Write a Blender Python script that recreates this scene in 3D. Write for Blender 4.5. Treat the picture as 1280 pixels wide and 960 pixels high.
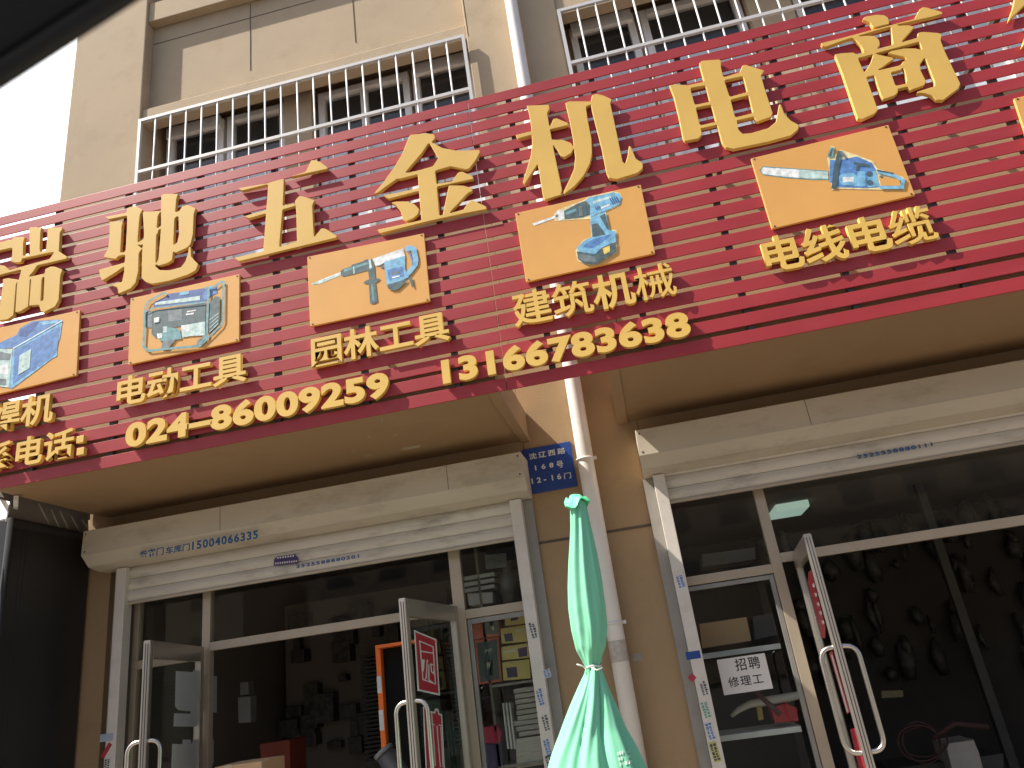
import bpy, bmesh, math, random
from mathutils import Vector, Matrix, Quaternion
random.seed(7)
for o in list(bpy.data.objects): bpy.data.objects.remove(o)
SC = bpy.context.scene
COL = SC.collection

# ------------------------------------------------------------------ camera
CAM = Vector((0, 0, 1.6))
CR = Vector((0.972610, 0.192277, -0.130608)); CU = Vector((0.190304, -0.336058, 0.922415)); CF = Vector((-0.133467, 0.922006, 0.363445))
FPX = 930.0
cd = bpy.data.cameras.new('camera'); cam = bpy.data.objects.new('camera', cd); COL.objects.link(cam)
cam.matrix_world = Matrix(((CR.x, CU.x, -CF.x, CAM.x), (CR.y, CU.y, -CF.y, CAM.y), (CR.z, CU.z, -CF.z, CAM.z), (0, 0, 0, 1)))
cd.sensor_width = 36; cd.lens = FPX / 1280 * 36; cd.clip_start = 0.02; cd.clip_end = 2000
cd.dof.use_dof = True; cd.dof.focus_distance = 5.4; cd.dof.aperture_fstop = 4.5
SC.camera = cam

# ------------------------------------------------------------------ sky, sun, exposure
SUN = Vector((1, .345, -1.42)).normalized()          # the way the light travels
w = bpy.data.worlds.new('World'); SC.world = w; w.use_nodes = True
nt = w.node_tree; bg = nt.nodes['Background']
sk = nt.nodes.new('ShaderNodeTexSky'); sk.sky_type = 'NISHITA'; sk.sun_disc = False
sk.sun_elevation = math.asin(-SUN.z); sk.sun_rotation = math.atan2(-SUN.x, -SUN.y)
sk.dust_density = 3.0; sk.air_density = 1.0; sk.ozone_density = 1.0
# made-up white cloud behind the building, whitens the sky without lighting the facade
tc_w = nt.nodes.new('ShaderNodeTexCoord'); dp_w = nt.nodes.new('ShaderNodeVectorMath'); dp_w.operation = 'DOT_PRODUCT'; dp_w.inputs[1].default_value = (-.45, .85, .1)
nz_w = nt.nodes.new('ShaderNodeTexNoise'); nz_w.inputs['Scale'].default_value = 2.2; nz_w.inputs['Detail'].default_value = 7
ad_w = nt.nodes.new('ShaderNodeMath'); ad_w.operation = 'MULTIPLY_ADD'; ad_w.inputs[1].default_value = .25
mr_w = nt.nodes.new('ShaderNodeMapRange'); mr_w.interpolation_type = 'SMOOTHSTEP'; mr_w.inputs[1].default_value = .25; mr_w.inputs[2].default_value = .75
mx_w = nt.nodes.new('ShaderNodeMix'); mx_w.data_type = 'RGBA'; mx_w.inputs[7].default_value = (12.5, 12.6, 12.9, 1)
nt.links.new(tc_w.outputs['Generated'], dp_w.inputs[0]); nt.links.new(tc_w.outputs['Generated'], nz_w.inputs['Vector'])
nt.links.new(nz_w.outputs['Fac'], ad_w.inputs[0]); nt.links.new(dp_w.outputs['Value'], ad_w.inputs[2]); nt.links.new(ad_w.outputs[0], mr_w.inputs[0])
nt.links.new(mr_w.outputs[0], mx_w.inputs['Factor']); nt.links.new(sk.outputs[0], mx_w.inputs[6]); nt.links.new(mx_w.outputs[2], bg.inputs[0]); bg.inputs[1].default_value = 0.10
sd = bpy.data.lights.new('sun', 'SUN'); so = bpy.data.objects.new('sun', sd); COL.objects.link(so)
sd.energy = 5.0; sd.angle = math.radians(.5); sd.color = (1, .93, .82)
so.rotation_euler = SUN.to_track_quat('-Z', 'Y').to_euler(); so.location = (-8, -4, 12)
vs = SC.view_settings; vs.view_transform = 'Standard'; vs.look = 'None'; vs.gamma = 1; vs.use_curve_mapping = False
vs.exposure = 0.9

# ------------------------------------------------------------------ helpers
def ray(x, y): return CF + CR * ((x - 640) / FPX) - CU * ((y - 480) / FPX)
def atY(x, y, Y):
    d = ray(x, y); return CAM + d * (Y / d.y)
def atP(x, y, p, n):
    d = ray(x, y); return CAM + d * ((p - CAM).dot(n) / d.dot(n))
def s2l(c): return tuple(((v / 12.92) if v <= .04045 else ((v + .055) / 1.055) ** 2.4) for v in c)

MATS = {}
def mat(name, col, rough=.6, metal=0., var=.12, scale=6., bump=0., bscale=40., spec=.5, dirt=None, dirt_amt=0., dscale=1.5, stretch=None, sheen=0.):
    m = bpy.data.materials.new(name); m.use_nodes = True; MATS[name] = m
    t = m.node_tree; N = t.nodes; L = t.links; b = N['Principled BSDF']
    tc = N.new('ShaderNodeTexCoord'); vec = tc.outputs['Object']
    if stretch:
        mp = N.new('ShaderNodeMapping'); mp.inputs['Scale'].default_value = stretch; L.new(vec, mp.inputs[0]); vec = mp.outputs[0]
    n = N.new('ShaderNodeTexNoise'); n.inputs['Scale'].default_value = scale; n.inputs['Detail'].default_value = 5; L.new(vec, n.inputs['Vector'])
    r = N.new('ShaderNodeValToRGB'); e = r.color_ramp.elements
    e[0].position = .3; e[1].position = .7
    e[0].color = tuple(max(0, c * (1 - var)) for c in col) + (1,); e[1].color = tuple(min(1, c * (1 + var)) for c in col) + (1,)
    L.new(n.outputs['Fac'], r.inputs[0]); out = r.outputs[0]
    if dirt:
        n2 = N.new('ShaderNodeTexNoise'); n2.inputs['Scale'].default_value = dscale; n2.inputs['Detail'].default_value = 8; n2.inputs['Roughness'].default_value = .7; L.new(vec, n2.inputs['Vector'])
        r2 = N.new('ShaderNodeValToRGB'); r2.color_ramp.elements[0].position = .52; r2.color_ramp.elements[1].position = .75
        r2.color_ramp.elements[0].color = (0, 0, 0, 1); r2.color_ramp.elements[1].color = (dirt_amt,) * 3 + (1,)
        L.new(n2.outputs['Fac'], r2.inputs[0])
        mx = N.new('ShaderNodeMix'); mx.data_type = 'RGBA'; L.new(r2.outputs[0], mx.inputs['Factor']); L.new(out, mx.inputs[6]); mx.inputs[7].default_value = tuple(dirt) + (1,); out = mx.outputs[2]
    L.new(out, b.inputs['Base Color'])
    rr = N.new('ShaderNodeMapRange'); rr.inputs[3].default_value = max(0, rough - .08); rr.inputs[4].default_value = min(1, rough + .08); L.new(n.outputs['Fac'], rr.inputs[0]); L.new(rr.outputs[0], b.inputs['Roughness'])
    b.inputs['Metallic'].default_value = metal; b.inputs['Specular IOR Level'].default_value = spec
    if sheen: b.inputs['Sheen Weight'].default_value = sheen
    if bump:
        nb = N.new('ShaderNodeTexNoise'); nb.inputs['Scale'].default_value = bscale; nb.inputs['Detail'].default_value = 6; L.new(vec, nb.inputs['Vector'])
        bp = N.new('ShaderNodeBump'); bp.inputs['Strength'].default_value = bump; bp.inputs['Distance'].default_value = .01; L.new(nb.outputs['Fac'], bp.inputs['Height']); L.new(bp.outputs[0], b.inputs['Normal'])
    return m
def glass_mat(name, tint, ior=1.5, rough=.02):
    m = bpy.data.materials.new(name); m.use_nodes = True; t = m.node_tree; t.nodes.clear(); N = t.nodes; L = t.links
    o = N.new('ShaderNodeOutputMaterial'); mx = N.new('ShaderNodeMixShader'); f = N.new('ShaderNodeFresnel'); f.inputs[0].default_value = ior
    tr = N.new('ShaderNodeBsdfTransparent'); tr.inputs[0].default_value = tint + (1,); g = N.new('ShaderNodeBsdfGlossy'); g.inputs['Roughness'].default_value = rough
    tc = N.new('ShaderNodeTexCoord'); nz = N.new('ShaderNodeTexNoise'); nz.inputs['Scale'].default_value = 1.2; L.new(tc.outputs['Object'], nz.inputs['Vector'])
    bp = N.new('ShaderNodeBump'); bp.inputs['Strength'].default_value = .03; L.new(nz.outputs['Fac'], bp.inputs['Height']); L.new(bp.outputs[0], g.inputs['Normal'])
    ge = N.new('ShaderNodeNewGeometry'); iv = N.new('ShaderNodeMath'); iv.operation = 'SUBTRACT'; iv.inputs[0].default_value = 1; L.new(ge.outputs['Backfacing'], iv.inputs[1])
    mu = N.new('ShaderNodeMath'); mu.operation = 'MULTIPLY'; L.new(f.outputs[0], mu.inputs[0]); L.new(iv.outputs[0], mu.inputs[1]); L.new(mu.outputs[0], mx.inputs[0]); L.new(tr.outputs[0], mx.inputs[1]); L.new(g.outputs[0], mx.inputs[2]); L.new(mx.outputs[0], o.inputs[0]); return m
def lamp_mat(name, col, strength):
    m = bpy.data.materials.new(name); m.use_nodes = True; b = m.node_tree.nodes['Principled BSDF']
    b.inputs['Base Color'].default_value = col + (1,); b.inputs['Emission Color'].default_value = col + (1,); b.inputs['Emission Strength'].default_value = strength; return m

def tri_poly(pts):
    """triangles of a simple, possibly concave polygon in space (ear clipping)"""
    P = [Vector(p) for p in pts]; n = len(P); N = Vector((0, 0, 0))
    for i in range(n): N += P[i - 1].cross(P[i])
    N.normalize(); u = N.orthogonal().normalized(); v = N.cross(u); Q = [(p.dot(u), p.dot(v)) for p in P]
    cr = lambda a, b, c: (b[0] - a[0]) * (c[1] - a[1]) - (b[1] - a[1]) * (c[0] - a[0])
    I = list(range(n)); out = []
    while len(I) > 3:
        best = None
        for k in range(len(I)):
            i, j, l = I[k - 1], I[k], I[(k + 1) % len(I)]; a, b, c = Q[i], Q[j], Q[l]
            if cr(a, b, c) <= 1e-14: continue
            if any(cr(a, b, Q[m]) >= 0 and cr(b, c, Q[m]) >= 0 and cr(c, a, Q[m]) >= 0 for m in I if m not in (i, j, l)): continue
            best = k; break
        if best is None: best = 0
        out.append((I[best - 1], I[best], I[(best + 1) % len(I)])); I.pop(best)
    out.append(tuple(I)); return out
class MB:
    """collects shapes in world space, then links them as ONE mesh object"""
    mi = 0
    def __init__(s): s.bm = bmesh.new()
    def box(s, x0, x1, y0, y1, z0, z1, bev=0.):
        r = bmesh.ops.create_cube(s.bm, size=1); v = r['verts']
        for q in v: q.co = Vector(((x0 + x1) / 2 + q.co.x * (x1 - x0), (y0 + y1) / 2 + q.co.y * (y1 - y0), (z0 + z1) / 2 + q.co.z * (z1 - z0)))
        if bev:
            ed = list({e for q in v for e in q.link_edges}); bmesh.ops.bevel(s.bm, geom=ed, offset=bev, segments=2, affect='EDGES', profile=.6)
        return s
    def poly(s, pts, d):
        """closed polygon (3-D points) extruded by vector d"""
        a = [s.bm.verts.new(p) for p in pts]; b = [s.bm.verts.new(Vector(p) + Vector(d)) for p in pts]; n = len(a)
        f = [s.bm.faces.new(a), s.bm.faces.new(b[::-1])]
        for i in range(n): f.append(s.bm.faces.new((a[i], b[i], b[(i + 1) % n], a[(i + 1) % n])))
        bmesh.ops.recalc_face_normals(s.bm, faces=f)
        if n > 4:
            T = tri_poly(pts); bmesh.ops.delete(s.bm, geom=f[:2], context='FACES_ONLY')
            for i, j, k in T: s.bm.faces.new((a[i], a[j], a[k])); s.bm.faces.new((b[k], b[j], b[i]))
        return s
    def face(s, pts):
        v = [s.bm.verts.new(p) for p in pts]
        for t in ([tuple(range(len(v)))] if len(v) < 4 else tri_poly(pts)): s.bm.faces.new([v[i] for i in t]).material_index = s.mi
        return s
    def tube(s, pts, r, n=10, closed=False, caps=True):
        P = [Vector(p) for p in pts]; m = len(P); rings = []
        R = r if isinstance(r, (list, tuple)) else [r] * m
        up = None
        for i, p in enumerate(P):
            if closed: t = (P[(i + 1) % m] - P[i - 1]).normalized()
            else: t = (P[min(i + 1, m - 1)] - P[max(i - 1, 0)]).normalized()
            if up is None:
                up = t.orthogonal().normalized()
            else:
                up = (up - t * up.dot(t)).normalized()
            sd_ = t.cross(up)
            rings.append([s.bm.verts.new(p + (up * math.cos(2 * math.pi * k / n) + sd_ * math.sin(2 * math.pi * k / n)) * R[i]) for k in range(n)])
        for i in range(m if closed else m - 1):
            A = rings[i]; B = rings[(i + 1) % m]
            for k in range(n): 
                f = s.bm.faces.new((A[k], A[(k + 1) % n], B[(k + 1) % n], B[k])); f.smooth = True
        if caps and not closed:
            s.bm.faces.new(rings[0][::-1]); s.bm.faces.new(rings[-1])
        return s
    def bar(s, a, b, wx, wy):
        """square bar from a to b"""
        a = Vector(a); b = Vector(b); t = (b - a).normalized(); u = Vector((0, 1, 0)); 
        if abs(t.y) > .9: u = Vector((0, 0, 1))
        u = (u - t * u.dot(t)).normalized(); v = t.cross(u)
        q = [a + v * (wx / 2 * i) + u * (wy / 2 * j) for i, j in ((-1, -1), (1, -1), (1, 1), (-1, 1))]
        return s.poly(q, b - a)
    def build(s, name, m, parent=None, smooth=False):
        if not s.bm.verts: return None
        lo = Vector([min(v.co[i] for v in s.bm.verts) for i in range(3)]); hi = Vector([max(v.co[i] for v in s.bm.verts) for i in range(3)])
        c = (lo + hi) / 2
        if parent is None: c.z = lo.z
        bmesh.ops.translate(s.bm, verts=s.bm.verts, vec=-c)
        bmesh.ops.recalc_face_normals(s.bm, faces=s.bm.faces)
        me = bpy.data.meshes.new(name); s.bm.to_mesh(me); s.bm.free()
        if smooth:
            for p in me.polygons: p.use_smooth = True
        return link(name, me, m, c, parent)
WL = {}
def link(name, me, m, loc, parent=None):
    o = bpy.data.objects.new(name, me); COL.objects.link(o)
    if m is not None:
        if not isinstance(m, list): me.materials.clear()
        for q in (m if isinstance(m, list) else [m]): me.materials.append(q)
    WL[o] = Vector(loc)
    if parent is not None: o.parent = parent; o.location = Vector(loc) - WL[parent]
    else: o.location = loc
    return o
def tag(o, label=None, cat=None, group=None, kind=None):
    if label: o['label'] = label
    if cat: o['category'] = cat
    if group: o['group'] = group
    if kind: o['kind'] = kind
    return o
def thing(name, loc, label, cat, group=None):
    o = bpy.data.objects.new(name, None); COL.objects.link(o); o.location = loc; o.empty_display_size = .1; WL[o] = Vector(loc)
    return tag(o, label, cat, group)
def smooth_corners(P, r=.02, n=5, closed=False):
    out = []; P = [Vector(p) for p in P]; m = len(P)
    for i in range(m):
        if not closed and i in (0, m - 1): out.append(P[i]); continue
        a, b, c = P[i - 1], P[i], P[(i + 1) % m]; u = (a - b); v = (c - b); d = min(r, u.length * (.9 if i in (1, m - 2) and not closed else .45), v.length * .45)
        du, dv_ = min(r, u.length * (.92 if i == 1 and not closed else .45)), min(r, v.length * (.92 if i == m - 2 and not closed else .45)); d = min(du, dv_)
        u = b + u.normalized() * d; v = b + v.normalized() * d
        for k in range(n + 1):
            t = k / n; out.append(u * (1 - t) ** 2 + b * 2 * t * (1 - t) + v * t * t)
    return out

# lettering: outlines or glyphs turned into solid meshes standing on a plane Y
_TMP = []
def curve_mesh(cu):
    ob = bpy.data.objects.new('tmp', cu); COL.objects.link(ob)
    dg = bpy.context.evaluated_depsgraph_get(); me = bpy.data.meshes.new_from_object(ob.evaluated_get(dg))
    bpy.data.objects.remove(ob); return me
_G = {}
def glyph(ch, off=0., ex=.5):
    k = (ch, off, ex)
    if k not in _G:
        cu = bpy.data.curves.new('t', 'FONT'); cu.body = ch; cu.size = 1; cu.extrude = ex; cu.offset = off; cu.resolution_u = 5
        _G[k] = curve_mesh(cu)
    return _G[k]
def glyph_row(name, text, p, Yb, Yf, m, parent, off=0., adv=1., rot=None, label=None, sep=True):
    """text filling the rectangle (X0, X1, Z0, Z1) in p; back at Yb, front at Yf"""
    X0, X1, Z0, Z1 = p; ent = []
    for i, ch in enumerate(text):
        if ch == ' ': continue
        me = glyph(ch, off if ch not in '械缆建筑' else min(off, {'械': .006, '缆': .012, '建': .016, '筑': .014}[ch])); ent.append((i, me))
    lo = min(min(v.co.x for v in me.vertices) + i * adv for i, me in ent); hi = max(max(v.co.x for v in me.vertices) + i * adv for i, me in ent)
    zl = min(v.co.y for _, me in ent for v in me.vertices); zh = max(v.co.y for _, me in ent for v in me.vertices)
    sx = (X1 - X0) / (hi - lo); sz = (Z1 - Z0) / (zh - zl); res = []
    one = bmesh.new()
    for i, me in ent:
        bm = bmesh.new() if sep else None
        tgt = bm if sep else one
        base = len(tgt.verts); tgt.from_mesh(me); tgt.verts.ensure_lookup_table()
        for v in tgt.verts[base:]:
            x, y, z = v.co; v.co = Vector((X0 + (x + i * adv - lo) * sx, (Yb + Yf) / 2 - z * (Yb - Yf), Z0 + (y - zl) * sz))
        if sep:
            q = MB(); q.bm.free(); q.bm = bm; o = q.build(name, m, parent)
            if label: o['label'] = label
            res.append(o)
    if not sep:
        q = MB(); q.bm.free(); q.bm = one; res.append(q.build(name, m, parent))
    return res
def outline_mesh(loops, Yb, Yf, bev=.003):
    """loops in photo pixels, laid on the plane of their front face: solid letter with a small rounded front edge"""
    from mathutils.geometry import delaunay_2d_cdt
    q = MB(); bm = q.bm; LO = []
    for l in loops:
        P = [Vector((c.x, c.z)) for c in (atY(x, y, Yf) for x, y in l)]; LO.append(P)
    def inside(x, y):
        ins = False
        for P in LO:
            for i in range(len(P)):
                a, b = P[i - 1], P[i]
                if (a.y > y) != (b.y > y) and x < (b.x - a.x) * (y - a.y) / (b.y - a.y) + a.x: ins = not ins
        return ins
    IN = []
    for P in LO:
        n = len(P); ii = []
        for i in range(n):
            t = (P[(i + 1) % n] - P[i - 1]).normalized(); nn = Vector((-t.y, t.x)); c = P[i] + nn * .0015
            if not inside(c.x, c.y): nn = -nn
            ii.append(P[i] + nn * bev)
        IN.append(ii)
    def cap(L2, y, flip):
        pts = [p for P in L2 for p in P]; ed = []; k = 0
        for P in L2:
            ed += [(k + i, k + (i + 1) % len(P)) for i in range(len(P))]; k += len(P)
        v, e, f = delaunay_2d_cdt(pts, ed, [], 0, 1e-7)[:3]
        vs_ = [bm.verts.new((p.x, y, p.y)) for p in v]
        for t in f:
            c = sum((v[i] for i in t), Vector((0, 0))) / len(t)
            if inside(c.x, c.y): bm.faces.new([vs_[i] for i in (t[::-1] if flip else t)])
    cap(IN, Yf, True); cap(LO, Yb, False)
    for P, I in zip(LO, IN):
        a = [bm.verts.new((p.x, Yb, p.y)) for p in P]; b = [bm.verts.new((p.x, Yf + bev, p.y)) for p in P]; c = [bm.verts.new((p.x, Yf, p.y)) for p in I]; n = len(P)
        for i in range(n):
            j = (i + 1) % n
            bm.faces.new((a[i], a[j], b[j], b[i])); bm.faces.new((b[i], b[j], c[j], c[i]))
    bmesh.ops.remove_doubles(bm, verts=bm.verts, dist=.00005)
    return q
def strip_quads(P, w, closed=False):
    """mitred flat line through 2-D points: list of quads that share their corners"""
    n = len(P); Lf = []; Rt = []
    for i in range(n):
        a = P[i - 1] if (i or closed) else None; c = P[(i + 1) % n] if (i < n - 1 or closed) else None
        d1 = (P[i] - a).normalized() if a is not None else None; d2 = (c - P[i]).normalized() if c is not None else None
        d1 = d1 or d2; d2 = d2 or d1
        t = (d1 + d2); t = t.normalized() if t.length > 1e-6 else d1
        nn = Vector((-t.y, t.x)); k = max(.45, nn.dot(Vector((-d2.y, d2.x)))); o = nn * (w / 2 / k)
        Lf.append(P[i] + o); Rt.append(P[i] - o)
    return [(Lf[i], Lf[(i + 1) % n], Rt[(i + 1) % n], Rt[i]) for i in range(n if closed else n - 1)]
# ------------------------------------------------------------------ materials
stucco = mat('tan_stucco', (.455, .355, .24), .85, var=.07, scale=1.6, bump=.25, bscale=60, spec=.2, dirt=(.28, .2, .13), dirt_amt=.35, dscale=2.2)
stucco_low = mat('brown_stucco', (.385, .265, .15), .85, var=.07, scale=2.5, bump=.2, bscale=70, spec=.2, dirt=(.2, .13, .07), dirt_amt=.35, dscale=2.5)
groove_m = mat('groove_shadow_paint', (.13, .10, .08), .9, spec=.1)
canopy_m = mat('canopy_board', (.34, .215, .115), .6, var=.06, scale=1.2, bump=.05, dirt=(.2, .13, .07), dirt_amt=.4, dscale=1.3)
red_m = mat('red_coated_aluminium', (.335, .033, .040), .5, spec=.3, var=.10, scale=1.3, bump=.03, bscale=5, dirt=(.36, .08, .09), dirt_amt=.3, dscale=1.8, stretch=(1, 1, 3))
gold_m = mat('gold_lettering', (.66, .42, .105), .6, spec=.3, var=.07, scale=2.2, bump=.02, bscale=8, dirt=(.55, .36, .14), dirt_amt=.2, dscale=3)
gold2_m = mat('yellow_lettering', (.72, .46, .10), .5, var=.06, scale=4)
orange_m = mat('orange_print_board', (.70, .365, .105), .55, spec=.3, var=.05, scale=2.5, bump=.12, bscale=6)
frame_dark = mat('dark_steel_tube', (.045, .038, .035), .6)
white_bar = mat('white_painted_bar', (.56, .555, .545), .45, var=.05, dirt=(.4, .33, .27), dirt_amt=.45, dscale=6)
white_frame = mat('white_pvc_frame', (.82, .80, .77), .45, var=.06, dirt=(.35, .32, .28), dirt_amt=.4, dscale=4)
pipe_m = mat('pale_pvc_pipe', (.80, .76, .72), .35, var=.04, scale=3, dirt=(.55, .47, .4), dirt_amt=.35, dscale=2.5)
shutter_m = mat('ivory_shutter', (.56, .50, .40), .5, var=.05, scale=2.0, bump=.05, bscale=12, dirt=(.25, .2, .14), dirt_amt=.6, dscale=3.2, stretch=(.6, 1, 1.5))
curtain_m = mat('shutter_slats', (.62, .57, .49), .45, var=.06, scale=3.0, dirt=(.20, .16, .12), dirt_amt=.75, dscale=4, stretch=(.4, 1, 1.6))
rail_m = mat('ivory_rail', (.66, .61, .54), .45, var=.05, dirt=(.35, .3, .24), dirt_amt=.4, dscale=5)
alu_m = mat('champagne_aluminium', (.46, .38, .285), .38, metal=.25, var=.06, scale=3, dirt=(.3, .24, .18), dirt_amt=.3, dscale=4)
steel_m = mat('brushed_steel', (.62, .58, .53), .28, metal=1., var=.06, scale=4, stretch=(1, 1, .15))
door_m = mat('door_aluminium', (.52, .48, .43), .33, metal=.8, var=.06, scale=4, stretch=(1, 1, .2))
rubber_m = mat('black_rubber', (.012, .012, .013), .6)
booth_m = mat('charcoal_sheet_metal', (.022, .021, .022), .42, var=.15, scale=2, bump=.03, bscale=4)
booth_e = mat('grey_edge_metal', (.045, .045, .047), .9, spec=.1)
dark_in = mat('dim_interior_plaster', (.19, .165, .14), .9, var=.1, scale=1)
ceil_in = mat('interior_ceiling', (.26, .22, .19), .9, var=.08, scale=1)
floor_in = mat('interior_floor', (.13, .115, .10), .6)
blue_m = mat('blue_enamel', (.016, .058, .27), .4, var=.08, scale=3, dirt=(.05, .08, .2), dirt_amt=.4, dscale=4)
white_ink = mat('white_ink', (.72, .72, .70), .5, dirt=(.3, .35, .45), dirt_amt=.6, dscale=14)
blue_ink = mat('blue_stencil_ink', (.015, .10, .28), .7, var=.2, scale=20, dirt=(.25, .3, .33), dirt_amt=.35, dscale=22)
mint_m = mat('mint_polyester', (.18, .55, .345), .75, var=.05, scale=3, bump=.04, bscale=180, sheen=.2)
mint2_m = mat('bright_green_cap', (.11, .68, .33), .6, var=.05)
glass_m = glass_mat('shop_glass', (.91, .93, .91))
win_glass = glass_mat('window_glass', (.85, .86, .86), 1.6, .01)
paper_m = mat('white_paper', (.72, .70, .67), .7, var=.03)
ink_m = mat('black_ink', (.02, .02, .022), .7)
red_stick = mat('red_vinyl', (.42, .02, .04), .4)
whitish = mat('white_vinyl', (.66, .66, .64), .5)
greyish = mat('sticker_back', (.42, .45, .46), .6, var=.05)
card_m = mat('brown_cardboard', (.48, .31, .17), .8, var=.06)
asphalt = mat('asphalt', (.06, .058, .055), .9, var=.2, scale=30, bump=.3, bscale=120)
paving_m = mat('concrete_paving', (.22, .185, .145), .85, var=.1, scale=4, bump=.15)
def flat(name, c, r=.5): return mat(name, c, r, var=.32, scale=26)
pr_blue = flat('print_blue', (.10, .23, .50)); pr_sky = flat('print_sky_blue', (.20, .46, .66)); pr_pale = flat('print_pale_teal', (.50, .66, .62))
pr_dark = flat('print_dark_teal', (.075, .12, .13)); pr_grey = flat('print_grey', (.17, .21, .22)); pr_white = flat('print_white', (.74, .77, .76))
pr_deep = flat('print_deep_blue', (.045, .11, .32)); pr_teal = flat('print_teal', (.14, .32, .34)); pr_cream = flat('print_cream', (.78, .66, .36)); pr_yel = flat('print_yellow', (.75, .55, .12))

DW, YS, YD = 5.60, 4.33, 5.64        # wall face, sign slat face, door-frame front

# ------------------------------------------------------------------ ground
tag(MB().box(-150, 150, -150, 150, -.42, -.13).build('road', asphalt), kind='structure')
pv = MB().box(-60, 60, 1.3, 60, -.125, 0, .01)
tag(pv.build('pavement', paving_m), kind='structure')
tag(MB().box(-60, 60, 1.12, 1.29, -.128, .012, .015).build('kerb', mat('kerb_stone', (.34, .33, .31), .8)), kind='structure')

# ------------------------------------------------------------------ building
B = thing('commercial_building', (-1, 5.7, 0), 'tan rendered street building with barred upstairs windows behind the red sign', 'building')
wl = MB()
wl.box(-5.26, -4.377, DW, 11.4, 5.6, 14, .012)                      # left pier
wl.box(-.775, .145, DW, 6.5, 5.60, 14, .01)                       # pier between upstairs windows
wl.box(-4.375, -.777, 5.625, 5.755, 7.56, 7.745, .008)              # lintel band
wl.box(-4.375, -.777, 5.735, 5.758, 7.747, 14); wl.box(-4.375, 7, 5.759, 6.5, 7.865, 14)                      # recessed panel
wl.box(-4.375, -.777, 5.63, 5.733, 9.02, 9.30, .008)              # ledge higher up
wl.box(.147, 7, 5.625, 5.758, 7.56, 14)
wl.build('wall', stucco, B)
lw = MB()
lw.box(-5.258, -4.378, DW + .002, 11.4, 0, 5.598)
lw.box(-4.375, -.792, DW, 5.86, 2.97, 5.598)
lw.box(-.79, .118, DW, 5.86, 0, 5.598, .006)
lw.box(.12, 7, DW, 5.86, 2.97, 5.598)
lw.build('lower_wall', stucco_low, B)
c0 = atY(700, 675, DW).x
MB().box(-.788, .116, DW - .004, DW + .01, 2.492, 2.512).build('groove', groove_m, B)
for z in (8.74,): MB().box(-4.374, -.78, 5.732, 5.74, z + .04, z + .049).build('groove', groove_m, B)
for px, y in ((313, 50), (443, 30)):
    q = atY(px, y, 5.735); MB().box(q.x - .0035, q.x + .0035, 5.731, 5.74, 8.02, 9.0).build('groove', groove_m, B)
q = atY(582, 20, DW); MB().box(q.x - .004, q.x + .004, 5.6, 5.63, 7.56, 9.5).build('groove', stucco, B)
# upstairs recess behind the bars
rc = MB()
YI = 6.0
rc.box(-4.375, 7, YI + .06, 6.30, 5.60, 7.86)                      # back wall of the recess
rc.box(-4.375, 7, 5.64, YI + .06, 5.52, 5.60)
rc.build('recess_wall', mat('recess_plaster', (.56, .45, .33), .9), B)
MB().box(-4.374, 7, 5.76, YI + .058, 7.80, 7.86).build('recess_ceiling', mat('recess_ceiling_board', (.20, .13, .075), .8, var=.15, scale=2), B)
MB().box(-2.87, -2.56, 5.86, YI + .05, 5.6, 7.79, .01).build('recess_pier', stucco, B)
MB().box(1.95, 2.35, 5.86, YI + .05, 5.6, 7.79, .01).build('recess_pier', stucco, B)
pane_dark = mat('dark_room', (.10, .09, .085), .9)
def upstairs_window(x0, x1, blind):
    f = MB(); y = YI
    zt, zb = 7.68, 5.72
    f.box(x0, x0 + .07, y - .05, y + .04, zb, zt, .006); f.box(x1 - .07, x1, y - .05, y + .04, zb, zt, .006)
    f.box(x0 + .071, x1 - .071, y - .05, y + .04, zt - .07, zt, .006); f.box(x0 + .071, x1 - .071, y - .05, y + .04, zb, zb + .07, .006)
    if x1 - x0 > 1: f.box((x0 + x1) / 2 - .035, (x0 + x1) / 2 + .035, y - .045, y + .04, zb + .071, zt - .071, .006)
    F = f.build('window', white_frame, B)
    MB().box(x0 + .03, x1 - .03, y, y + .008, zb + .03, zt - .03).build('pane', win_glass, F)
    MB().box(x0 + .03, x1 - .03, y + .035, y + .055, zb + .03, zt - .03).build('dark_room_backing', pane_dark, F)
    MB().box(x0 + .072, x1 - .072, y - .012, y - .002, zb + .071, 7.10, .004).build('sky_reflection_panel', mat('pale_sky_reflection', (.62, .67, .72), .35, var=.1) if 'pale_sky_reflection' not in MATS else MATS['pale_sky_reflection'], F)  # sky's reflection in the lower glass, put in as a pale panel
    if blind: MB().box(x0 + .02, x1 - .02, y - .10, y - .052, zt - .13, zt + .02, .01).build('blind_box', white_frame, F)
for a in ((-4.30, -3.62, True), (-3.58, -2.90, False), (-2.52, -1.50, False), (-1.46, -.80, True), (.24, .90, True), (.96, 1.93, False), (2.4, 3.4, False), (3.45, 4.5, False)):
    upstairs_window(*a)
# white window bars
def grille(x0, x1, name):
    g = MB(); y = 5.545
    for z in (7.515, 6.85): g.bar((x0, y, z), (x1, y, z), .034, .03)
    g.bar((x0, y, 5.66), (x1, y, 5.66), .034, .03)
    g.box(x0 - .016, x0 + .016, y - .016, y + .016, 5.62, 7.53); g.box(x1 - .016, x1 + .016, y - .016, y + .016, 5.62, 7.53)
    n = round((x1 - x0) / .174)
    for i in range(1, n):
        x = x0 + (x1 - x0) * i / n; g.tube([(x, y, 5.63), (x, y, 7.51)], .0095, 8)
    return g.build('window_grille', white_bar, B)
grille(-4.325, -.80, 'a'); grille(.165, 4.6, 'b')
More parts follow.
